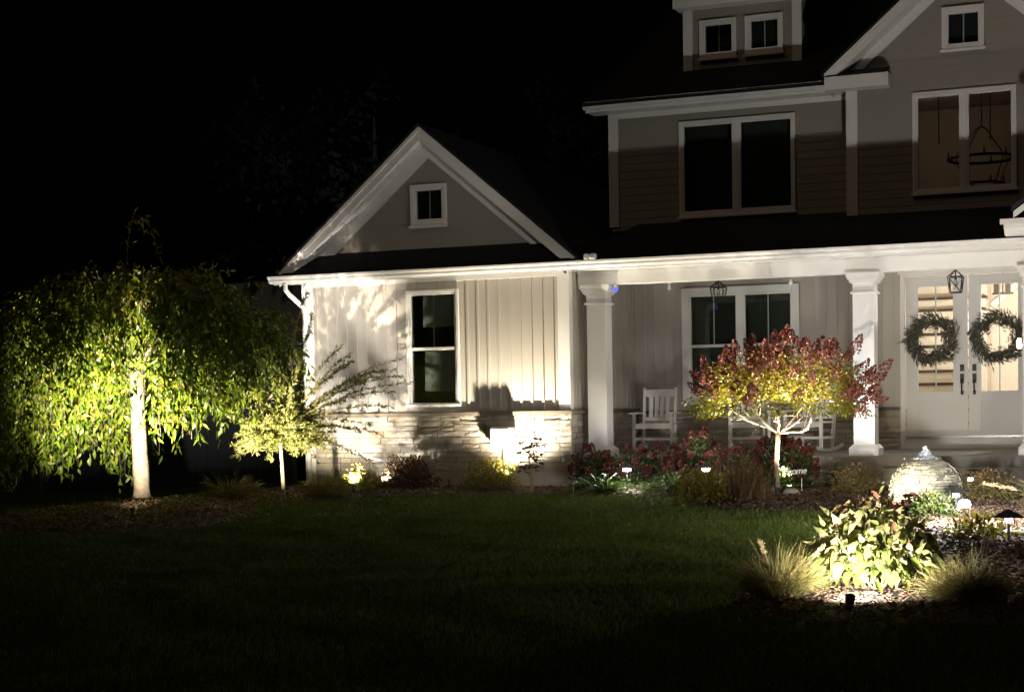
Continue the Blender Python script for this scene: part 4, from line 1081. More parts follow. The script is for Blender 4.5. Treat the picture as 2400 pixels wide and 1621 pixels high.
# ------------------------------------------------------------------ ornamental grasses
grass_clump((-12.20, 19.25), 0.50, 0.5, 700, M['straw'], "dim rounded grass clump between the weeping tree and the willow standard", 111)
grass_clump((-11.00, 19.72), 0.46, 0.5, 700, M['straw'], "dim rounded grass clump beside the white corner board of the garage", 112)
grass_clump((-2.64, 11.27), 0.44, 0.42, 3000, M['straw'], "fountain grass clump beside the big leaved shrub, with two pale plumes", 113, upright=0.66, width=0.0038, plumes=2)
grass_clump((-1.34, 11.23), 0.42, 0.42, 3000, M['straw'], "golden brown fountain grass clump between the big leaved shrub and the frame edge", 114, upright=0.60, width=0.0038)
r_ = np.random.default_rng(120)
t = plant("russet_grass", (-5.02, 19.50), "tall upright russet grass in front of the hydrangea tree trunk", "grass"); o = np.array(t.location); n = 800
base = o + np.stack([r_.normal(0, 0.13, n), r_.normal(0, 0.10, n), np.zeros(n)], 1)
D = np.stack([r_.normal(0, 0.24, n), r_.normal(0, 0.2, n), np.ones(n)], 1)
ribbons("foliage", arcs(base, D, r_.uniform(0.3, 0.85, n) * r_.uniform(0.6, 1, n), r_.uniform(0, 0.35, n), 7, r_, 0.35), 0.0038, M['redgrass'], t, seed=121)
t = plant("plume_grass", (-0.95, 17.6), "plume grass leaning in from the frame edge with golden seed heads", "grass"); o = np.array(t.location); n = 260
D = np.stack([r_.normal(-0.45, 0.4, n), r_.normal(-0.1, 0.35, n), np.full(n, 0.8)], 1)
ribbons("foliage", arcs(o + r_.normal(0, .05, (n, 3)) * [1, 1, 0], D, r_.uniform(0.5, 0.95, n), r_.uniform(0.2, 0.6, n), 8, r_, 0.06), 0.006, M['straw'], t, seed=122)
C = arcs(np.repeat(o[None], 2, 0), np.array([(-1.0, 0.0, 0.62), (-0.55, -0.1, 0.9)]), [1.15, 0.8], [0.22, 0.1], 9)
stems(t, C, 0.003, M['plume'], "stem", 4)
P, T, u = along(C[:, -4:], 260, r_)
leaves("plume", P + r_.normal(0, 0.007, P.shape), T + r_.normal(0, .4, T.shape), 0.03, 0.005, M['plume'], t, seed=123)

# ------------------------------------------------------------------ shrubs and small plants
shrub("yellow_bush", (-10.86, 20.50), 0.30, 0.26, 0.36, 900, 0.06, 0.028, M['yleaf'], "small yellow bush glowing around its spotlight", seed=131, shell=0.6)
shrub("bronze_shrub", (-10.45, 21.15), 0.46, 0.36, 0.46, 3600, 0.05, 0.028, M['brleaf'], "dark bronze leaved shrub in front of the pale stone wall", seed=132)
shrub("yellow_green_shrub", (-9.10, 21.12), 0.42, 0.34, 0.47, 3600, 0.04, 0.017, M['yleaf'], "feathery yellow green shrub below the white utility box", seed=133)
shrub("round_shrub", (-5.50, 19.35), 0.36, 0.32, 0.42, 3600, 0.04, 0.019, M['yleaf'], "rounded dull green shrub at the lawn edge, beside the russet grass", seed=134)
shrub("low_shrub", (-3.84, 20.65), 0.34, 0.28, 0.40, 1500, 0.04, 0.018, M['coral'], "low shrub with reddish tips in front of the porch steps", seed=135)
shrub("dark_green_plant", (-4.32, 21.8), 0.15, 0.14, 0.34, 400, 0.05, 0.016, M['dkleaf'], "small dark green plant against the porch slab", "plant", seed=136)
shrub("green_shrub", (-4.72, 20.42), 0.13, 0.13, 0.30, 500, 0.045, 0.016, M['dkleaf'], "green shrublet beside the trunk, below the pink flower heads", seed=137)
shrub("plum_leaf_plant", (-2.60, 17.75), 0.27, 0.22, 0.21, 320, 0.07, 0.06, M['heuch'], "plum leaved plant at the foot of the slate fountain", "plant", seed=138)
shrub("ground_plant", (-1.74, 15.35), 0.30, 0.24, 0.24, 620, 0.065, 0.03, M['yleaf'], "bright green ground plant spread below the flood light", "plant", seed=139, flat=0.6)
shrub("pale_green_plant", (-2.40, 17.25), 0.24, 0.22, 0.30, 620, 0.055, 0.022, M['strap'], "pale green plant below the pointed path light hat", "plant", seed=140)
shrub("coral_plant", (-2.12, 19.4), 0.34, 0.28, 0.42, 1300, 0.045, 0.022, M['coral'], "coral tipped plant beside the slate fountain", "plant", seed=141)
shrub("reddish_edge_shrub", (-1.02, 12.95), 0.17, 0.2, 0.36, 800, 0.06, 0.018, M['brleaf'], "dark reddish shrub at the frame edge beyond the golden fountain grass", seed=142)
shrub("small_mulch_plant", (-2.2, 14.2), 0.13, 0.1, 0.12, 160, 0.05, 0.012, M['strap'], "tiny grey green plant alone on the lit mulch", "plant", seed=143)

# star leaved shrub against the bright stones
r_ = np.random.default_rng(150)
t = plant("star_leaf_shrub", (-8.36, 20.80), "thin stemmed shrub with pointed star leaves dark against the bright stones", "shrub"); o = np.array(t.location)
C = arcs(np.repeat(o[None], 7, 0) + r_.normal(0, .02, (7, 3)) * [1, 1, 0], np.stack([r_.normal(0, .16, 7), r_.normal(0, .1, 7), np.ones(7)], 1), r_.uniform(0.6, 0.9, 7), 0.02, 8, r_, 0.05)
stems(t, C, 0.006, M['stem'])
Pn, Tn, u = along(C, 13, r_); Pn = Pn[u > 0.38]; n = len(Pn)
ang = r_.uniform(0, 6.28, n); tipP = Pn + np.stack([np.cos(ang) * 0.10, np.sin(ang) * 0.06, r_.uniform(-.01, .05, n)], 1)
k = np.repeat(np.arange(n), 5); da = np.tile(np.linspace(-1.25, 1.25, 5), n) + ang[k]
leaves("foliage", tipP[k], np.stack([np.cos(da), np.sin(da), r_.normal(-0.15, .25, 5 * n)], 1), 0.085, 0.026, M['mapleleaf'], t, tint=np.repeat(r_.random(n), 5), seed=151, flat=0.4)

# big leaved shrub in the front bed: every leaf its own piece
def big_leaf_mesh(seed, L, W, mat):
    r = random.Random(seed)
    prof = [(0, 0.04), (0.12, 0.55), (0.30, 0.95), (0.48, 1.0), (0.66, 0.82), (0.84, 0.45), (1.0, 0.0)]
    vs = []; fs = []
    for i_, (u, w) in enumerate(prof):
        zc = -0.35 * L * u * u + 0.03 * L * math.sin(u * 6 + seed); ww = W * w / 2 * r.uniform(0.94, 1.06)
        vs += [(-ww, L * u, zc + ww * 0.28), (0, L * u, zc), (ww, L * u, zc + ww * 0.28)]
    for i_ in range(len(prof) - 1):
        a = i_ * 3; fs += [(a, a + 1, a + 4, a + 3), (a + 1, a + 2, a + 5, a + 4)]
    me = bpy.data.meshes.new("leaf"); me.from_pydata(vs, [], fs); me.materials.append(mat); me.shade_smooth()
    return me
def front_shrub():
    r = np.random.default_rng(160)
    bx, by = -2.04, 11.65
    t = plant("big_leaf_shrub", (bx, by), "broad leaved shrub lit lime green from below, with reddish upper leaves", "shrub"); o = np.array(t.location)
    lg = mat_ramp("lime_leaf", [(0, (0.10, 0.15, 0.03)), (0.6, (0.15, 0.18, 0.04)), (1, (0.19, 0.17, 0.05))], src="object", rough=0.4, transl=0.4, spec=0.45)
    green = [big_leaf_mesh(k, 0.155, 0.095, lg) for k in range(3)]; red = [big_leaf_mesh(5 + k, 0.145, 0.078, M['shrubleaf']) for k in range(3)]
    C = arcs(np.repeat(o[None], 11, 0) + r.normal(0, .025, (11, 3)) * [1, 1, 0], np.stack([np.linspace(-0.55, 0.6, 11) + r.normal(0, .08, 11), r.normal(0, .35, 11), np.full(11, 1.0)], 1), r.uniform(0.5, 0.72, 11), 0.05, 7, r, 0.06)
    for c in C: stems(t, [c], 0.009, M['stem'])
    n = 620; U = hemi(n, r, -0.1, 1.0); R = r.uniform(0, 1, n) ** 0.4
    P = o + U * R[:, None] * np.stack([np.full(n, 0.46), np.full(n, 0.40), 0.54 - 0.2 * np.maximum(0, U[:, 0])], 1) + np.array([0, 0, 0.19])
    d = U + r.normal(0, 0.6, U.shape) + np.array([0, 0, -0.5])
    tag(leaves("foliage", P, d, r.uniform(0.07, 0.13, n), r.uniform(0.035, 0.06, n), M['fill'], t, tint=np.clip((P[:, 2] - o[2]) / 0.9 + r.normal(0, .2, n), 0, 1), seed=161, curl=0.25), kind="stuff")
    for i_ in range(298):
        u = hemi(1, r, -0.12, 1.0)[0]; R = r.uniform(0, 1) ** 0.36
        if u[1] > 0.25 and r.random() < 0.7: u[1] = -u[1]
        p = o + u * R * np.array([0.43, 0.36, 0.50 - 0.16 * max(0, u[0])]) + np.array([0, 0, 0.22 + r.normal(0, .03)])
        hh = (p[2] - o[2]) / 0.78
        a = math.atan2(u[1], u[0]) + r.normal(0, 0.6)
        el = r.normal(-0.75 if hh < 0.55 else -0.35, 0.35)
        d = Vector((math.cos(a) * math.cos(el), math.sin(a) * math.cos(el), math.sin(el)))
        me = (green if hh < 0.42 + r.normal(0, .1) else red)[i_ % 3]
        ob = bpy.data.objects.new("leaf", me); COL.objects.link(ob); ob.parent = t
        side = d.cross(Vector((0, 0, 1))).normalized(); up = side.cross(d).normalized()
        Mx = Matrix(((side.x, d.x, up.x), (side.y, d.y, up.y), (side.z, d.z, up.z))).to_4x4()
        ob.matrix_local = Matrix.Translation(Vector(p) - ORG[t]) @ Mx @ Matrix.Rotation(r.normal(0, .6), 4, 'Y') @ Matrix.Scale(r.uniform(0.55, 1.1) * (1.0 if hh < .5 else 0.88), 4)
front_shrub()

# ------------------------------------------------------------------ stacked slate fountain
def fountain():
    r = random.Random(170)
    c = (-2.77, 19.24, 0.165); RX, RZ = 0.395, 0.39
    t = thing("slate_fountain", (c[0], c[1], gz1(c[0], c[1])), "round fountain of stacked slate with lit water bubbling from its top", "fountain")
    prof = [(RX * 0.96 * math.cos(a), RZ * 0.96 * math.sin(a)) for a in np.linspace(-1.3, 1.36, 16)]
    MB().lathe(c, prof, 24).build("core", M['slatecore'], t, smooth=True)
    items = []
    rows = 26; lat0, lat1 = -0.95, 1.28
    for i_ in range(rows):
        a0 = lat0 + (lat1 - lat0) * i_ / rows; a1 = lat0 + (lat1 - lat0) * (i_ + 1) / rows
        am = (a0 + a1) / 2; rr = RX * math.cos(am)
        w = r.uniform(0, 1)
        end = w + 2 * math.pi
        while w < end - 0.02:
            dw = r.uniform(0.05, 0.13) / rr
            if w + dw > end - 0.05 / rr: dw = end - w
            pr = r.uniform(0.0, 0.034); g = 0.0025 / rr; gz_ = 0.12 * (a1 - a0)
            vs = []
            for al in (a0 + gz_ * r.uniform(.2, 1.4), a1 - gz_ * r.uniform(.2, 1.4)):
                for k in range(3):
                    ww = w + g + (dw - 2 * g) * k / 2
                    for rad in (0.95, 1.0 + pr / RX + r.uniform(-.008, .008)):
                        vs.append((c[0] + RX * rad * math.cos(al) * math.cos(ww), c[1] + RX * rad * math.cos(al) * math.sin(ww), c[2] + RZ * (rad if rad < 1 else 1.0) * math.sin(al)))
            f = [(1, 3, 9, 7), (3, 5, 11, 9), (0, 2, 3, 1), (2, 4, 5, 3), (7, 9, 8, 6), (9, 11, 10, 8), (0, 1, 7, 6), (5, 4, 10, 11)]
            wm = w + dw / 2
            vis = (-math.sin(wm) * 0.99 - math.cos(wm) * -0.14) * math.cos(am) + 0.03 * math.sin(am)
            items.append((vis * (1 if am > -0.62 else 0.4), vs, f)); w += dw
    items.sort(key=lambda q: -q[0])
    for _, vs, f in items[:300]: MB().add(vs, f).build("stone", M['slate'], t)
    rest = MB()
    for _, vs, f in items[300:]: rest.add(vs, f)
    tag(rest.build("stone", M['slate'], t), kind="stuff")
    MB().lathe((c[0], c[1], c[2] + RZ * 0.89), [(0.05, 0.022), (0.10, 0.020), (0.125, 0.0), (0.12, -0.03)][::-1], 24).build("rim", M['slatecore'], t, smooth=True)
    # bubbling water: a low foam dome and droplets
    fm, nt, p, N, K = new_mat("foaming_water")
    p.inputs["Base Color"].default_value = (0.85, 0.92, 0.95, 1); p.inputs["Roughness"].default_value = 0.15
    tr = N.new("ShaderNodeBsdfTranslucent"); tr.inputs[0].default_value = (0.85, 0.93, 1, 1); ms = N.new("ShaderNodeMixShader"); ms.inputs[0].default_value = 0.7
    K.new(p.outputs[0], ms.inputs[1]); K.new(tr.outputs[0], ms.inputs[2]); K.new(ms.outputs[0], N["Material Output"].inputs[0])
    wm = MB()
    for k in range(170):
        a = r.uniform(0, 6.28); q = r.random() ** 0.6 * 0.15; top = 0.12 * math.exp(-(q / 0.065) ** 2) + 0.012
        sr = r.uniform(0.008, 0.020) * (1 - 2.2 * q) + 0.003
        x, y, z = c[0] + q * math.cos(a), c[1] + q * math.sin(a), c[2] + RZ * 0.955 - 0.10 * q + top * (r.uniform(0.0, 1.0) ** 0.5)
        wm.lathe((x, y, z), [(sr * .4, -sr * .9), (sr * .85, -sr * .5), (sr, 0), (sr * .85, sr * .5), (sr * .4, sr * .9)], 7)
    tag(wm.build("water", fm, t, smooth=True), kind="stuff")
    dm = MB()
    for k in range(90):
        a = r.uniform(0, 6.28); q = abs(r.gauss(0, 0.07)) + 0.02; s = r.uniform(0.002, 0.007)
        x, y, z = c[0] + q * math.cos(a), c[1] + q * math.sin(a), c[2] + RZ * 0.93 + max(0.01, 0.16 - q * 1.4) * r.uniform(0.4, 1.15)
        dm.lathe((x, y, z), [(s * .3, -s), (s, 0), (s * .3, s)], 5)
    tag(dm.build("water_drops", fm, t), kind="stuff")
    point(t, (c[0], c[1], c[2] + RZ * 0.955 + 0.03), 2.6, (0.75, 0.9, 1.0), 0.015)
fountain()

# ------------------------------------------------------------------ rocking chairs
CHAIR_G = "white rocking chairs on the porch"
def rocking_chair():
    t = thing("rocking_chair", (0, 0, 0), "white slatted rocking chair in full view beside the first column", "chair", CHAIR_G)
    m = M['white']
    for s in (-1, 1):
        MB().box(s * 0.29 - 0.022, s * 0.29 + 0.022, -0.25, -0.205, 0.055, 0.60).build("front_leg", m, t, bevel=0.004)
        MB().prism([(s * 0.245 - 0.02, 0.20, 0.055), (s * 0.245 + 0.02, 0.20, 0.055), (s * 0.245 + 0.02, 0.37, 1.00), (s * 0.245 - 0.02, 0.37, 1.00)], (0, 0.04, 0)).build("back_post", m, t)
        MB().box(s * 0.30 - 0.05, s * 0.30 + 0.05, -0.29, 0.30, 0.601, 0.625).build("armrest", m, t, bevel=0.006)
        rk = MB(); pts = [(s * 0.27, y_, 0.012 + 0.10 * (y_ - 0.02) ** 2 / 0.36) for y_ in np.linspace(-0.36, 0.50, 12)]
        for p, q in zip(pts, pts[1:]): rk.prism([p, q, (q[0], q[1], q[2] + 0.045), (p[0], p[1], p[2] + 0.045)], (0.03, 0, 0))
        rk.build("rocker", m, t)
        MB().box(s * 0.285 - 0.012, s * 0.285 + 0.012, -0.20, 0.20, 0.20, 0.235).build("side_stretcher", m, t)
    MB().box(-0.265, 0.265, -0.24, -0.215, 0.20, 0.235).build("front_stretcher", m, t)
    MB().box(-0.265, 0.265, -0.252, -0.23, 0.375, 0.43).build("apron", m, t)
    for k in range(6):
        y0 = -0.24 + 0.078 * k
        MB().box(-0.265, 0.265, y0, y0 + 0.066, 0.4305, 0.452).build("seat_slat", m, t)
    yb = lambda z: 0.20 + 0.17 * (z - 0.055) / 0.945
    MB().prism([(-0.224, yb(.86) + .005, 0.86), (0.224, yb(.86) + .005, 0.86), (0.224, yb(.97) + .005, 0.97), (-0.224, yb(.97) + .005, 0.97)], (0, 0.025, 0)).build("top_rail", m, t)
    MB().prism([(-0.224, yb(.50) + .005, 0.49), (0.224, yb(.50) + .005, 0.49), (0.224, yb(.54) + .005, 0.545), (-0.224, yb(.54) + .005, 0.545)], (0, 0.025, 0)).build("bottom_rail", m, t)
    for k in range(4):
        x0 = -0.165 + 0.085 * k
        MB().prism([(x0, yb(.545) + .01, 0.546), (x0 + 0.06, yb(.545) + .01, 0.546), (x0 + 0.06, yb(.86) + .01, 0.859), (x0, yb(.86) + .01, 0.859)], (0, 0.014, 0)).build("back_slat", m, t)
    return t
ch = rocking_chair()
spots = [(-7.47, 23.75, 0.10, None), (-6.02, 23.75, 0.32, "white slatted rocking chair mostly hidden behind the hydrangea tree trunk"), (-5.08, 23.7, -0.25, "white slatted rocking chair half hidden under the red tree, nearest the second column")]
for i_, (x, y, a, lab) in enumerate(spots):
    if i_ == 0: o = ch
    else:
        o = ch.copy(); COL.objects.link(o)
        for c_ in list(ch.children):
            d = c_.copy(); COL.objects.link(d); d.parent = o
        o["label"] = lab
    o.location = (x, y, 0.462); o.rotation_euler = (0, 0, a); ORG[o] = Vector(o.location)

# ------------------------------------------------------------------ porch lanterns, wreaths, small fittings
def lantern(x, y, label):
    t = thing("porch_lantern", (x, y, 2.71), label, "lantern", "black cage lanterns under the porch ceiling")
    k = MB(); a, b = 0.10, 0.075; z0, z1, z2 = 2.71, 2.93, 3.03
    top = [(x - a, y - a, z1), (x + a, y - a, z1), (x + a, y + a, z1), (x - a, y + a, z1)]; bot = [(x - b, y - b, z0), (x + b, y - b, z0), (x + b, y + b, z0), (x - b, y + b, z0)]
    for i_ in range(4):
        j = (i_ + 1) % 4
        k.tube([top[i_], top[j]], 0.008, 5); k.tube([bot[i_], bot[j]], 0.009, 5); k.tube([top[i_], bot[i_]], 0.008, 5); k.tube([top[i_], (x, y, z2)], 0.008, 5)
        k.tube([top[i_], bot[j]], 0.004, 4); k.tube([top[j], bot[i_]], 0.004, 4)
    k.build("cage", M['black'], t)
    MB().tube([(x, y, z2), (x, y, 3.148)], 0.005, 5).build("chain", M['black'], t)
    s = MB(); s.tube([(x, y, z2), (x, y, 2.93)], 0.010, 6); s.lathe((x, y, 2.89), [(0.018, 0), (0.018, 0.04)], 8); s.build("socket", M['black'], t)
    MB().lathe((x, y, 2.80), [(0.008, 0), (0.028, 0.03), (0.028, 0.05), (0.012, 0.088)], 10).build("bulb", M['glass'], t)
lantern(-6.415, 23.6, "black cage lantern hanging in front of the wide double window")
lantern(-2.965, 23.6, "black cage lantern hanging in front of the double doors")

M['wreathleaf'] = mat_ramp("wreath_leaf", [(0, (0.06, 0.065, 0.05)), (0.6, (0.11, 0.115, 0.09)), (1, (0.20, 0.18, 0.14))], rough=0.6, transl=0.2)
def wreath(x, z, label, seed, hole=0.20, R=0.275):
    r = np.random.default_rng(seed)
    t = thing("wreath", (x, 24.90, z - 0.35), label, "wreath", "leafy wreaths on the double doors")
    MB().tube([(x + R * math.cos(a), 24.915, z + R * math.sin(a)) for a in np.linspace(0, 2 * math.pi, 28)], 0.028, 6).build("ring", M['stem'], t)
    n = 2300; a = r.uniform(0, 6.28, n); q = R + r.normal(0.005, 0.048, n) + 0.02 * np.sin(a * 5 + seed); y = 24.90 - np.abs(r.normal(0, 0.035, n))
    P = np.stack([x + q * np.cos(a), y, z + q * np.sin(a)], 1)
    d = np.stack([-np.sin(a) * 0.8 + np.cos(a) * np.where(q > R, .7, -.15), r.normal(-0.35, .25, n), np.cos(a) * 0.8 + np.sin(a) * np.where(q > R, .7, -.15)], 1) + r.normal(0, 0.3, (n, 3))
    leaves("foliage", P, d, r.uniform(0.04, 0.12, n), r.uniform(0.012, 0.022, n), M['wreathleaf'], t, seed=seed)
wreath(-3.48, 2.10, "leafy wreath over the stair glimpsed through the dimmer door", 181)
wreath(-2.52, 2.10, "ragged leafy wreath on the brightly lit door", 182, R=0.285)

def small(name, loc, label, cat, group=None): return thing(name, loc, label, cat, group)
t = small("sensor_box", (-7.69, 21.50, 3.243), "small white twin box fixed on the gutter above the first column", "sensor")
MB().box(-7.78, -7.705, 21.47, 21.57, 3.246, 3.335).build("sensor_head", M['white'], t, bevel=0.02)
MB().box(-7.70, -7.60, 21.46, 21.57, 3.246, 3.335).build("sensor_head", M['white'], t, bevel=0.025)
t = small("porch_camera", (-7.58, 22.20, 2.84), "tiny white camera with a glowing blue lens under the porch beam", "camera")
MB().lathe((-7.58, 22.26, 2.885), [(0.012, 0.0), (0.03, 0.012), (0.03, 0.058)], 10).build("mount", M['white'], t)
MB().lathe((-7.58, 22.26, 2.835), [(0.012, 0), (0.034, 0.012), (0.036, 0.03), (0.02, 0.05)], 12).build("lens", mat_emit("blue_led", (0.06, 0.10, 1.0), 1.6), t)
t = small("plant_hook", (-6.77, 22.26, 2.83), "small white figure eight hook under the porch beam", "hook")
MB().tube([(-6.77 + 0.016 * math.sin(2 * a), 22.26, 2.886 + 0.055 * math.cos(a)) for a in np.linspace(0, 2 * math.pi, 20)], 0.005, 5).build("hook", M['white'], t)
t = small("glass_ornament", (-5.02, 22.26, 2.83), "small clear glass drop hanging under the porch beam", "ornament")
MB().tube([(-5.02, 22.26, 2.945), (-5.02, 22.26, 2.89)], 0.002, 4).build("cord", M['white'], t)
MB().lathe((-5.02, 22.26, 2.825), [(0.004, 0), (0.025, 0.015), (0.03, 0.035), (0.014, 0.055), (0.006, 0.068)], 12).build("drop", mat_plain("frosted_drop", (0.6, 0.62, 0.62), 0.1, 0.05, 30), t, smooth=True)
t = small("column_lantern", (-1.985, 22.35, 1.84), "glowing lantern on the inner column at the frame edge", "lantern")
MB().box(-1.96, -1.937, 22.29, 22.41, 1.92, 2.10).build("back_plate", M['black'], t)
MB().tube([(-1.96, 22.35, 2.06), (-1.99, 22.35, 2.09), (-1.99, 22.35, 2.03)], 0.008, 5).build("arm", M['black'], t)
MB().lathe((-1.99, 22.35, 2.0), [(0.045, 0), (0.012, 0.04)], 10).build("cap", M['black'], t)
MB().lathe((-1.99, 22.35, 1.86), [(0.02, 0), (0.034, 0.03), (0.034, 0.10), (0.02, 0.138)], 12).build("globe", mat_emit("warm_globe", (1.0, 0.80, 0.55), 7), t)
point(t, (-2.06, 22.35, 1.93), 9, (1.0, 0.72, 0.42), 0.04)

t = small("utility_box", (-9.18, 21.86, 0.60), "rounded white utility box on the stone wall above the yellow green shrub", "utility box")
MB().box(-9.35, -9.01, 21.66, 21.855, 0.615, 0.925).build("case", M['white'], t, bevel=0.03)
MB().box(-9.32, -9.04, 21.648, 21.659, 0.645, 0.895).build("cover", M['white'], t, bevel=0.005)
MB().tube([(-9.13, 21.80, 0.62), (-9.13, 21.80, 0.02)], 0.016, 8).build("conduit", M['white'], t)
MB().tube([(-9.20, 21.815, 0.62), (-9.20, 21.815, 0.02)], 0.012, 6).build("conduit", M['black'], t)

# ------------------------------------------------------------------ little garden things
t = small("shepherd_hook", (-9.98, 21.05, 0.02), "short thin hook stake between the bronze and the yellow green shrubs", "stake")
MB().tube([(-9.98, 21.05, -0.02), (-9.98, 21.05, 0.27), (-9.96, 21.05, 0.295), (-9.88, 21.05, 0.295), (-9.855, 21.05, 0.27)], 0.006, 6).build("hook", M['stem'], t)
t = small("sprinkler_stake", (-9.70, 21.0, 0.02), "dark cross shaped sprinkler stake beside the hook stake", "sprinkler")
k = MB(); k.tube([(-9.70, 21.0, -0.02), (-9.70, 21.0, 0.20)], 0.009, 6); k.tube([(-9.77, 21.0, 0.10), (-9.63, 21.0, 0.11)], 0.008, 6); k.build("post", M['black'], t)
t = small("lawn_peg", (-9.62, 20.1, -0.01), "short dark peg standing in the lawn in front of the hook stake", "stake")
MB().tube([(-9.62, 20.1, -0.03), (-9.62, 20.1, 0.11)], 0.013, 6).build("post", M['black'], t)
t = small("wire_hoop", (-7.72, 20.85, 0.03), "white wire hoop at the garage corner of the porch bed", "hoop")
MB().tube([(-7.75, 20.85, 0.0), (-7.755, 20.85, 0.13), (-7.735, 20.85, 0.17), (-7.705, 20.85, 0.175)], 0.006, 5).build("wire", M['white'], t)
t = small("thin_rod", (-8.34, 21.3, 0.02), "very thin tall rod in front of the bright wall near the star leaved shrub", "rod")
MB().tube([(-8.36, 21.3, 0.0), (-8.33, 21.3, 1.43)], 0.0035, 5).build("rod", M['stem'], t)
t = small("leaning_cane", (-11.3, 21.3, 0.02), "pale cane slanting across the stones behind the willow standard", "cane")
MB().tube([(-11.40, 21.3, 0.585), (-10.93, 21.3, 0.455), (-10.2, 21.32, 0.26)], 0.012, 6).build("cane", M['white'], t)
t = small("fallen_leaf", (-11.95, 16.25, -0.03), "single pale fallen leaf on the dark mulch ring", "leaf")
MB().add([(-11.99, 16.2, 0.0), (-11.93, 16.22, 0.03), (-11.90, 16.28, 0.045), (-11.96, 16.27, 0.01)], [(0, 1, 2, 3)]).build("blade", M['plume'], t)
def boulder(loc, s, label, seed, mat):
    r = np.random.default_rng(seed); bm = bmesh.new(); bmesh.ops.create_icosphere(bm, subdivisions=3, radius=1)
    z = gz1(*loc[:2]) + 0.03
    for v in bm.verts:
        p = v.co; k = 1 + 0.12 * math.sin(p.x * 3 + seed) + 0.1 * math.sin(p.y * 4 + 2 * seed) + 0.08 * math.sin(p.z * 5 + p.x * 4)
        v.co = (p.x * s[0] * k, p.y * s[1] * k, p.z * s[2] * k + s[2] * 0.5)
    me = bpy.data.meshes.new("boulder"); bm.to_mesh(me); bm.free(); me.materials.append(mat); me.shade_smooth()
    o = link("boulder", me, None, (loc[0], loc[1], z)); tag(o, label, "rock")
boulder((-4.55, 20.15), (0.13, 0.10, 0.07), "pale rounded rock at the foot of the hydrangea tree", 2, M['rock'])
boulder((-2.02, 11.38), (0.055, 0.04, 0.035), "small tan rock at the foot of the broad leaved shrub", 4, M['palebark'])

# script garden sign
t = small("garden_sign", (-4.62, 20.55, 0.03), "white script welcome sign on a thin stake behind the hydrangea tree trunk", "sign")
MB().tube([(-4.52, 20.56, 0.0), (-4.52, 20.56, 0.24)], 0.006, 5).build("stake", M['white'], t)
cu = bpy.data.curves.new("lettering", 'FONT'); cu.body = "Welcome"; cu.size = 0.115; cu.shear = 0.35; cu.extrude = 0.003; cu.offset = 0.0016; cu.space_character = 0.86
to = bpy.data.objects.new("lettering", cu); COL.objects.link(to)
dg = bpy.context.evaluated_depsgraph_get()
me = bpy.data.meshes.new_from_object(to.evaluated_get(dg)); bpy.data.objects.remove(to)
me.materials.clear(); me.materials.append(M['white'])
lo = bpy.data.objects.new("lettering", me); COL.objects.link(lo); lo.parent = t
lo.location = Vector((-4.875, 20.55, 0.27)) - ORG[t]; lo.rotation_euler = (math.radians(90), math.radians(-4), math.radians(8))

# grey paver strip by the path light
pv = MB(); pv.prism([(-1.62, 15.55, -0.06), (0.4, 14.9, -0.06), (0.5, 15.7, -0.06), (-1.5, 16.15, -0.06)], (0, 0, 0.05))
tag(pv.build("paver_path", M['paver'], None, bevel=0.01), "grey paver strip crossing the mulch at the frame edge", "path", kind="structure")

# ------------------------------------------------------------------ inside the foyer
t = small("chandelier", (-2.92, 26.5, 4.4), "dark two tier ring chandelier seen through the upper double window", "chandelier")
c = (-2.92, 26.5)
def ring(z, R, n, rr=0.022):
    k = MB(); pts = [(c[0] + R * math.cos(a), c[1] + R * math.sin(a), z) for a in np.linspace(0, 2 * math.pi, 29)]
    k.tube(pts, rr, 6); k.build("ring", M['black'], t)
    for i_ in range(n):
        a = 2 * math.pi * i_ / n
        MB().lathe((c[0] + R * math.cos(a), c[1] + R * math.sin(a), z + 0.02), [(0.028, 0), (0.028, 0.01), (0.012, 0.015), (0.010, 0.09)], 8).build("candle", M['black'], t)
ring(4.96, 0.52, 9); ring(4.56, 0.33, 6)
k = MB()
for i_ in range(4):
    a = math.pi / 4 + i_ * math.pi / 2
    k.tube([(c[0], c[1], 5.46), (c[0] + .1 * math.cos(a), c[1] + .1 * math.sin(a), 5.42), (c[0] + .52 * math.cos(a), c[1] + .52 * math.sin(a), 4.96), (c[0] + .33 * math.cos(a), c[1] + .33 * math.sin(a), 4.56)], 0.009, 5)
k.tube([(c[0], c[1], 6.2), (c[0], c[1], 5.44)], 0.009, 5); k.build("rod", M['black'], t)
t = small("hall_pendant", (-2.1, 27.6, 2.9), "small dark hall lamp seen at the top of the bright door glass", "pendant")
k = MB(); k.box(-2.82, -2.50, 27.0, 27.06, 2.86, 2.89); k.box(-2.80, -2.72, 26.99, 27.07, 2.895, 3.03); k.box(-2.62, -2.54, 26.99, 27.07, 2.895, 3.03); k.tube([(-2.66, 27.03, 2.89), (-2.66, 27.03, 3.35)], 0.008, 5); k.build("shade", M['tread'], t)
MB().lathe((-2.0, 26.6, 2.50), [(0.03, 0), (0.06, 0.03), (0.06, 0.09), (0.03, 0.12)], 12).build("globe", mat_emit("hall_globe", (1.0, 0.85, 0.68), 5), t)
point(t, (-2.0, 26.6, 2.42), 310, (1.0, 0.89, 0.80), 0.08)
t = small("ceiling_lamp", (-4.25, 25.6, 6.1), "small ceiling lamp deep in the upper foyer", "ceiling lamp")  # lamp added out of view to brighten the upper foyer
MB().lathe((-4.25, 25.6, 6.1), [(0.05, 0), (0.12, 0.05), (0.12, 0.1)], 14).build("shade", mat_emit("ceiling_globe", (1.0, 0.8, 0.6), 0.5), t)
point(t, (-3.9, 27.4, 6.12), 1.9, (1.0, 0.78, 0.58), 0.05)

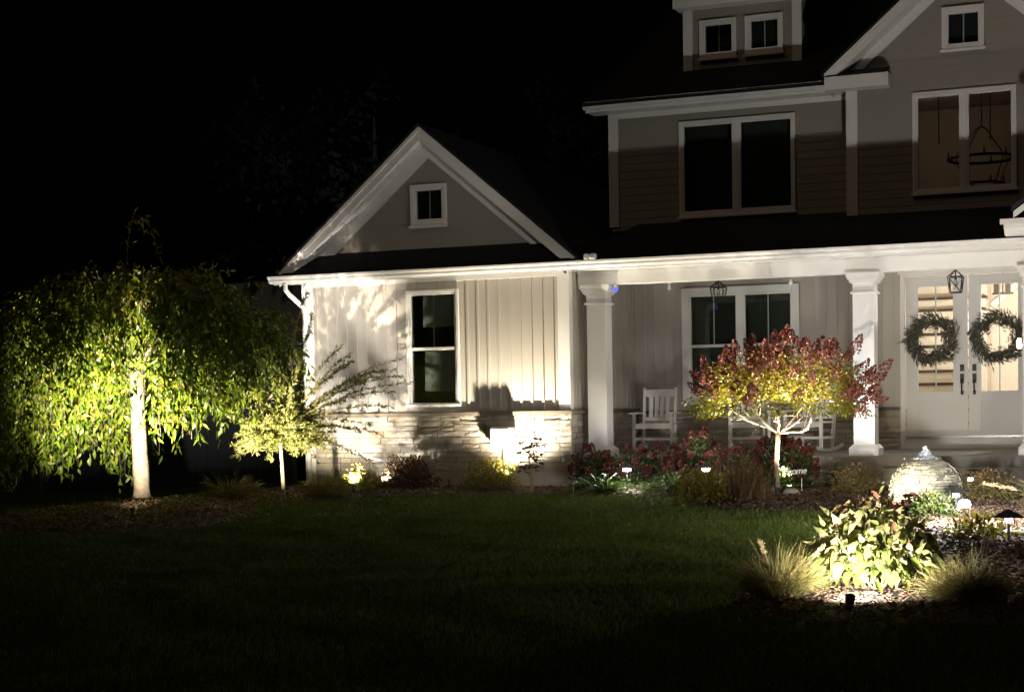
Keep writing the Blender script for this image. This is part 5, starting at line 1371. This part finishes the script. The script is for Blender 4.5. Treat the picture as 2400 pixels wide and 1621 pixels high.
# ------------------------------------------------------------------ dark surroundings
t = thing("shed", (-18.5, 27.0, -0.5), "dark blue grey shed half lost in the night behind the weeping tree", "shed")
MB().box(-21.6, -15.6, 27.0, 32.0, -0.7, 2.4).build("wall", M['shed'], t)
x = -21.55
while x < -15.7:
    MB().box(x, x + 0.26, 26.985, 26.999, -0.6, 2.4).build("panel", M['shed'], t); x += 0.28
for x in (-21.64, -19.62, -15.72): MB().box(x, x + 0.10, 26.95, 26.984, -0.6, 2.4).build("corner_trim", M['shedtrim'], t)
MB().prism([(-21.9, 26.7, 2.41), (-15.3, 26.7, 2.41), (-15.3, 29.5, 3.8), (-21.9, 29.5, 3.8)], (0, 0.02, 0.08)).build("roof", M['shingle'], t)
def far_tree(x, y, h, w, seed, label):
    r = np.random.default_rng(seed); z0 = gz1(x, y)
    t = thing("far_tree", (x, y, z0), label, "tree", "dark trees behind the house")
    MB().tube([(x, y, z0 - 0.2), (x + 0.1, y, z0 + h * 0.3), (x, y, z0 + h * 0.7), (x, y, z0 + h * 0.95)], [0.28, 0.2, 0.12, 0.03], 8).build("trunk", M['farbark'], t)
    D = hemi(26, r, 0.2, 0.9); L = r.uniform(0.5, 1, 26) * w
    C = arcs(np.stack([np.full(26, x), np.full(26, y), z0 + h * r.uniform(0.3, 0.75, 26)], 1), D, L, 0.05, 6, r, 0.1)
    stems(t, C, 0.06, M['farbark'], "limb")
    n = 3600; k = r.integers(0, 26, n)
    P = C[k, r.integers(2, 6, n)] + r.normal(0, w * 0.13, (n, 3))
    leaves("foliage", P, r.normal(0, 1, (n, 3)), 0.26, 0.16, M['farleaf'], t, seed=seed)
for i_, (x, y, h, w, lab) in enumerate([(-25, 44, 12, 4.0, "tall dark tree just visible against the night above the weeping tree"), (-20.5, 40, 10, 3.4, "dark tree faintly seen beside the low gable"),
                                        (-31, 47, 11, 3.8, "dark tree lost in the night at the far edge of the yard"), (-16, 46, 13, 4.2, "dark tree standing behind the garage roof")]):
    far_tree(x, y, h, w, 200 + i_, lab)
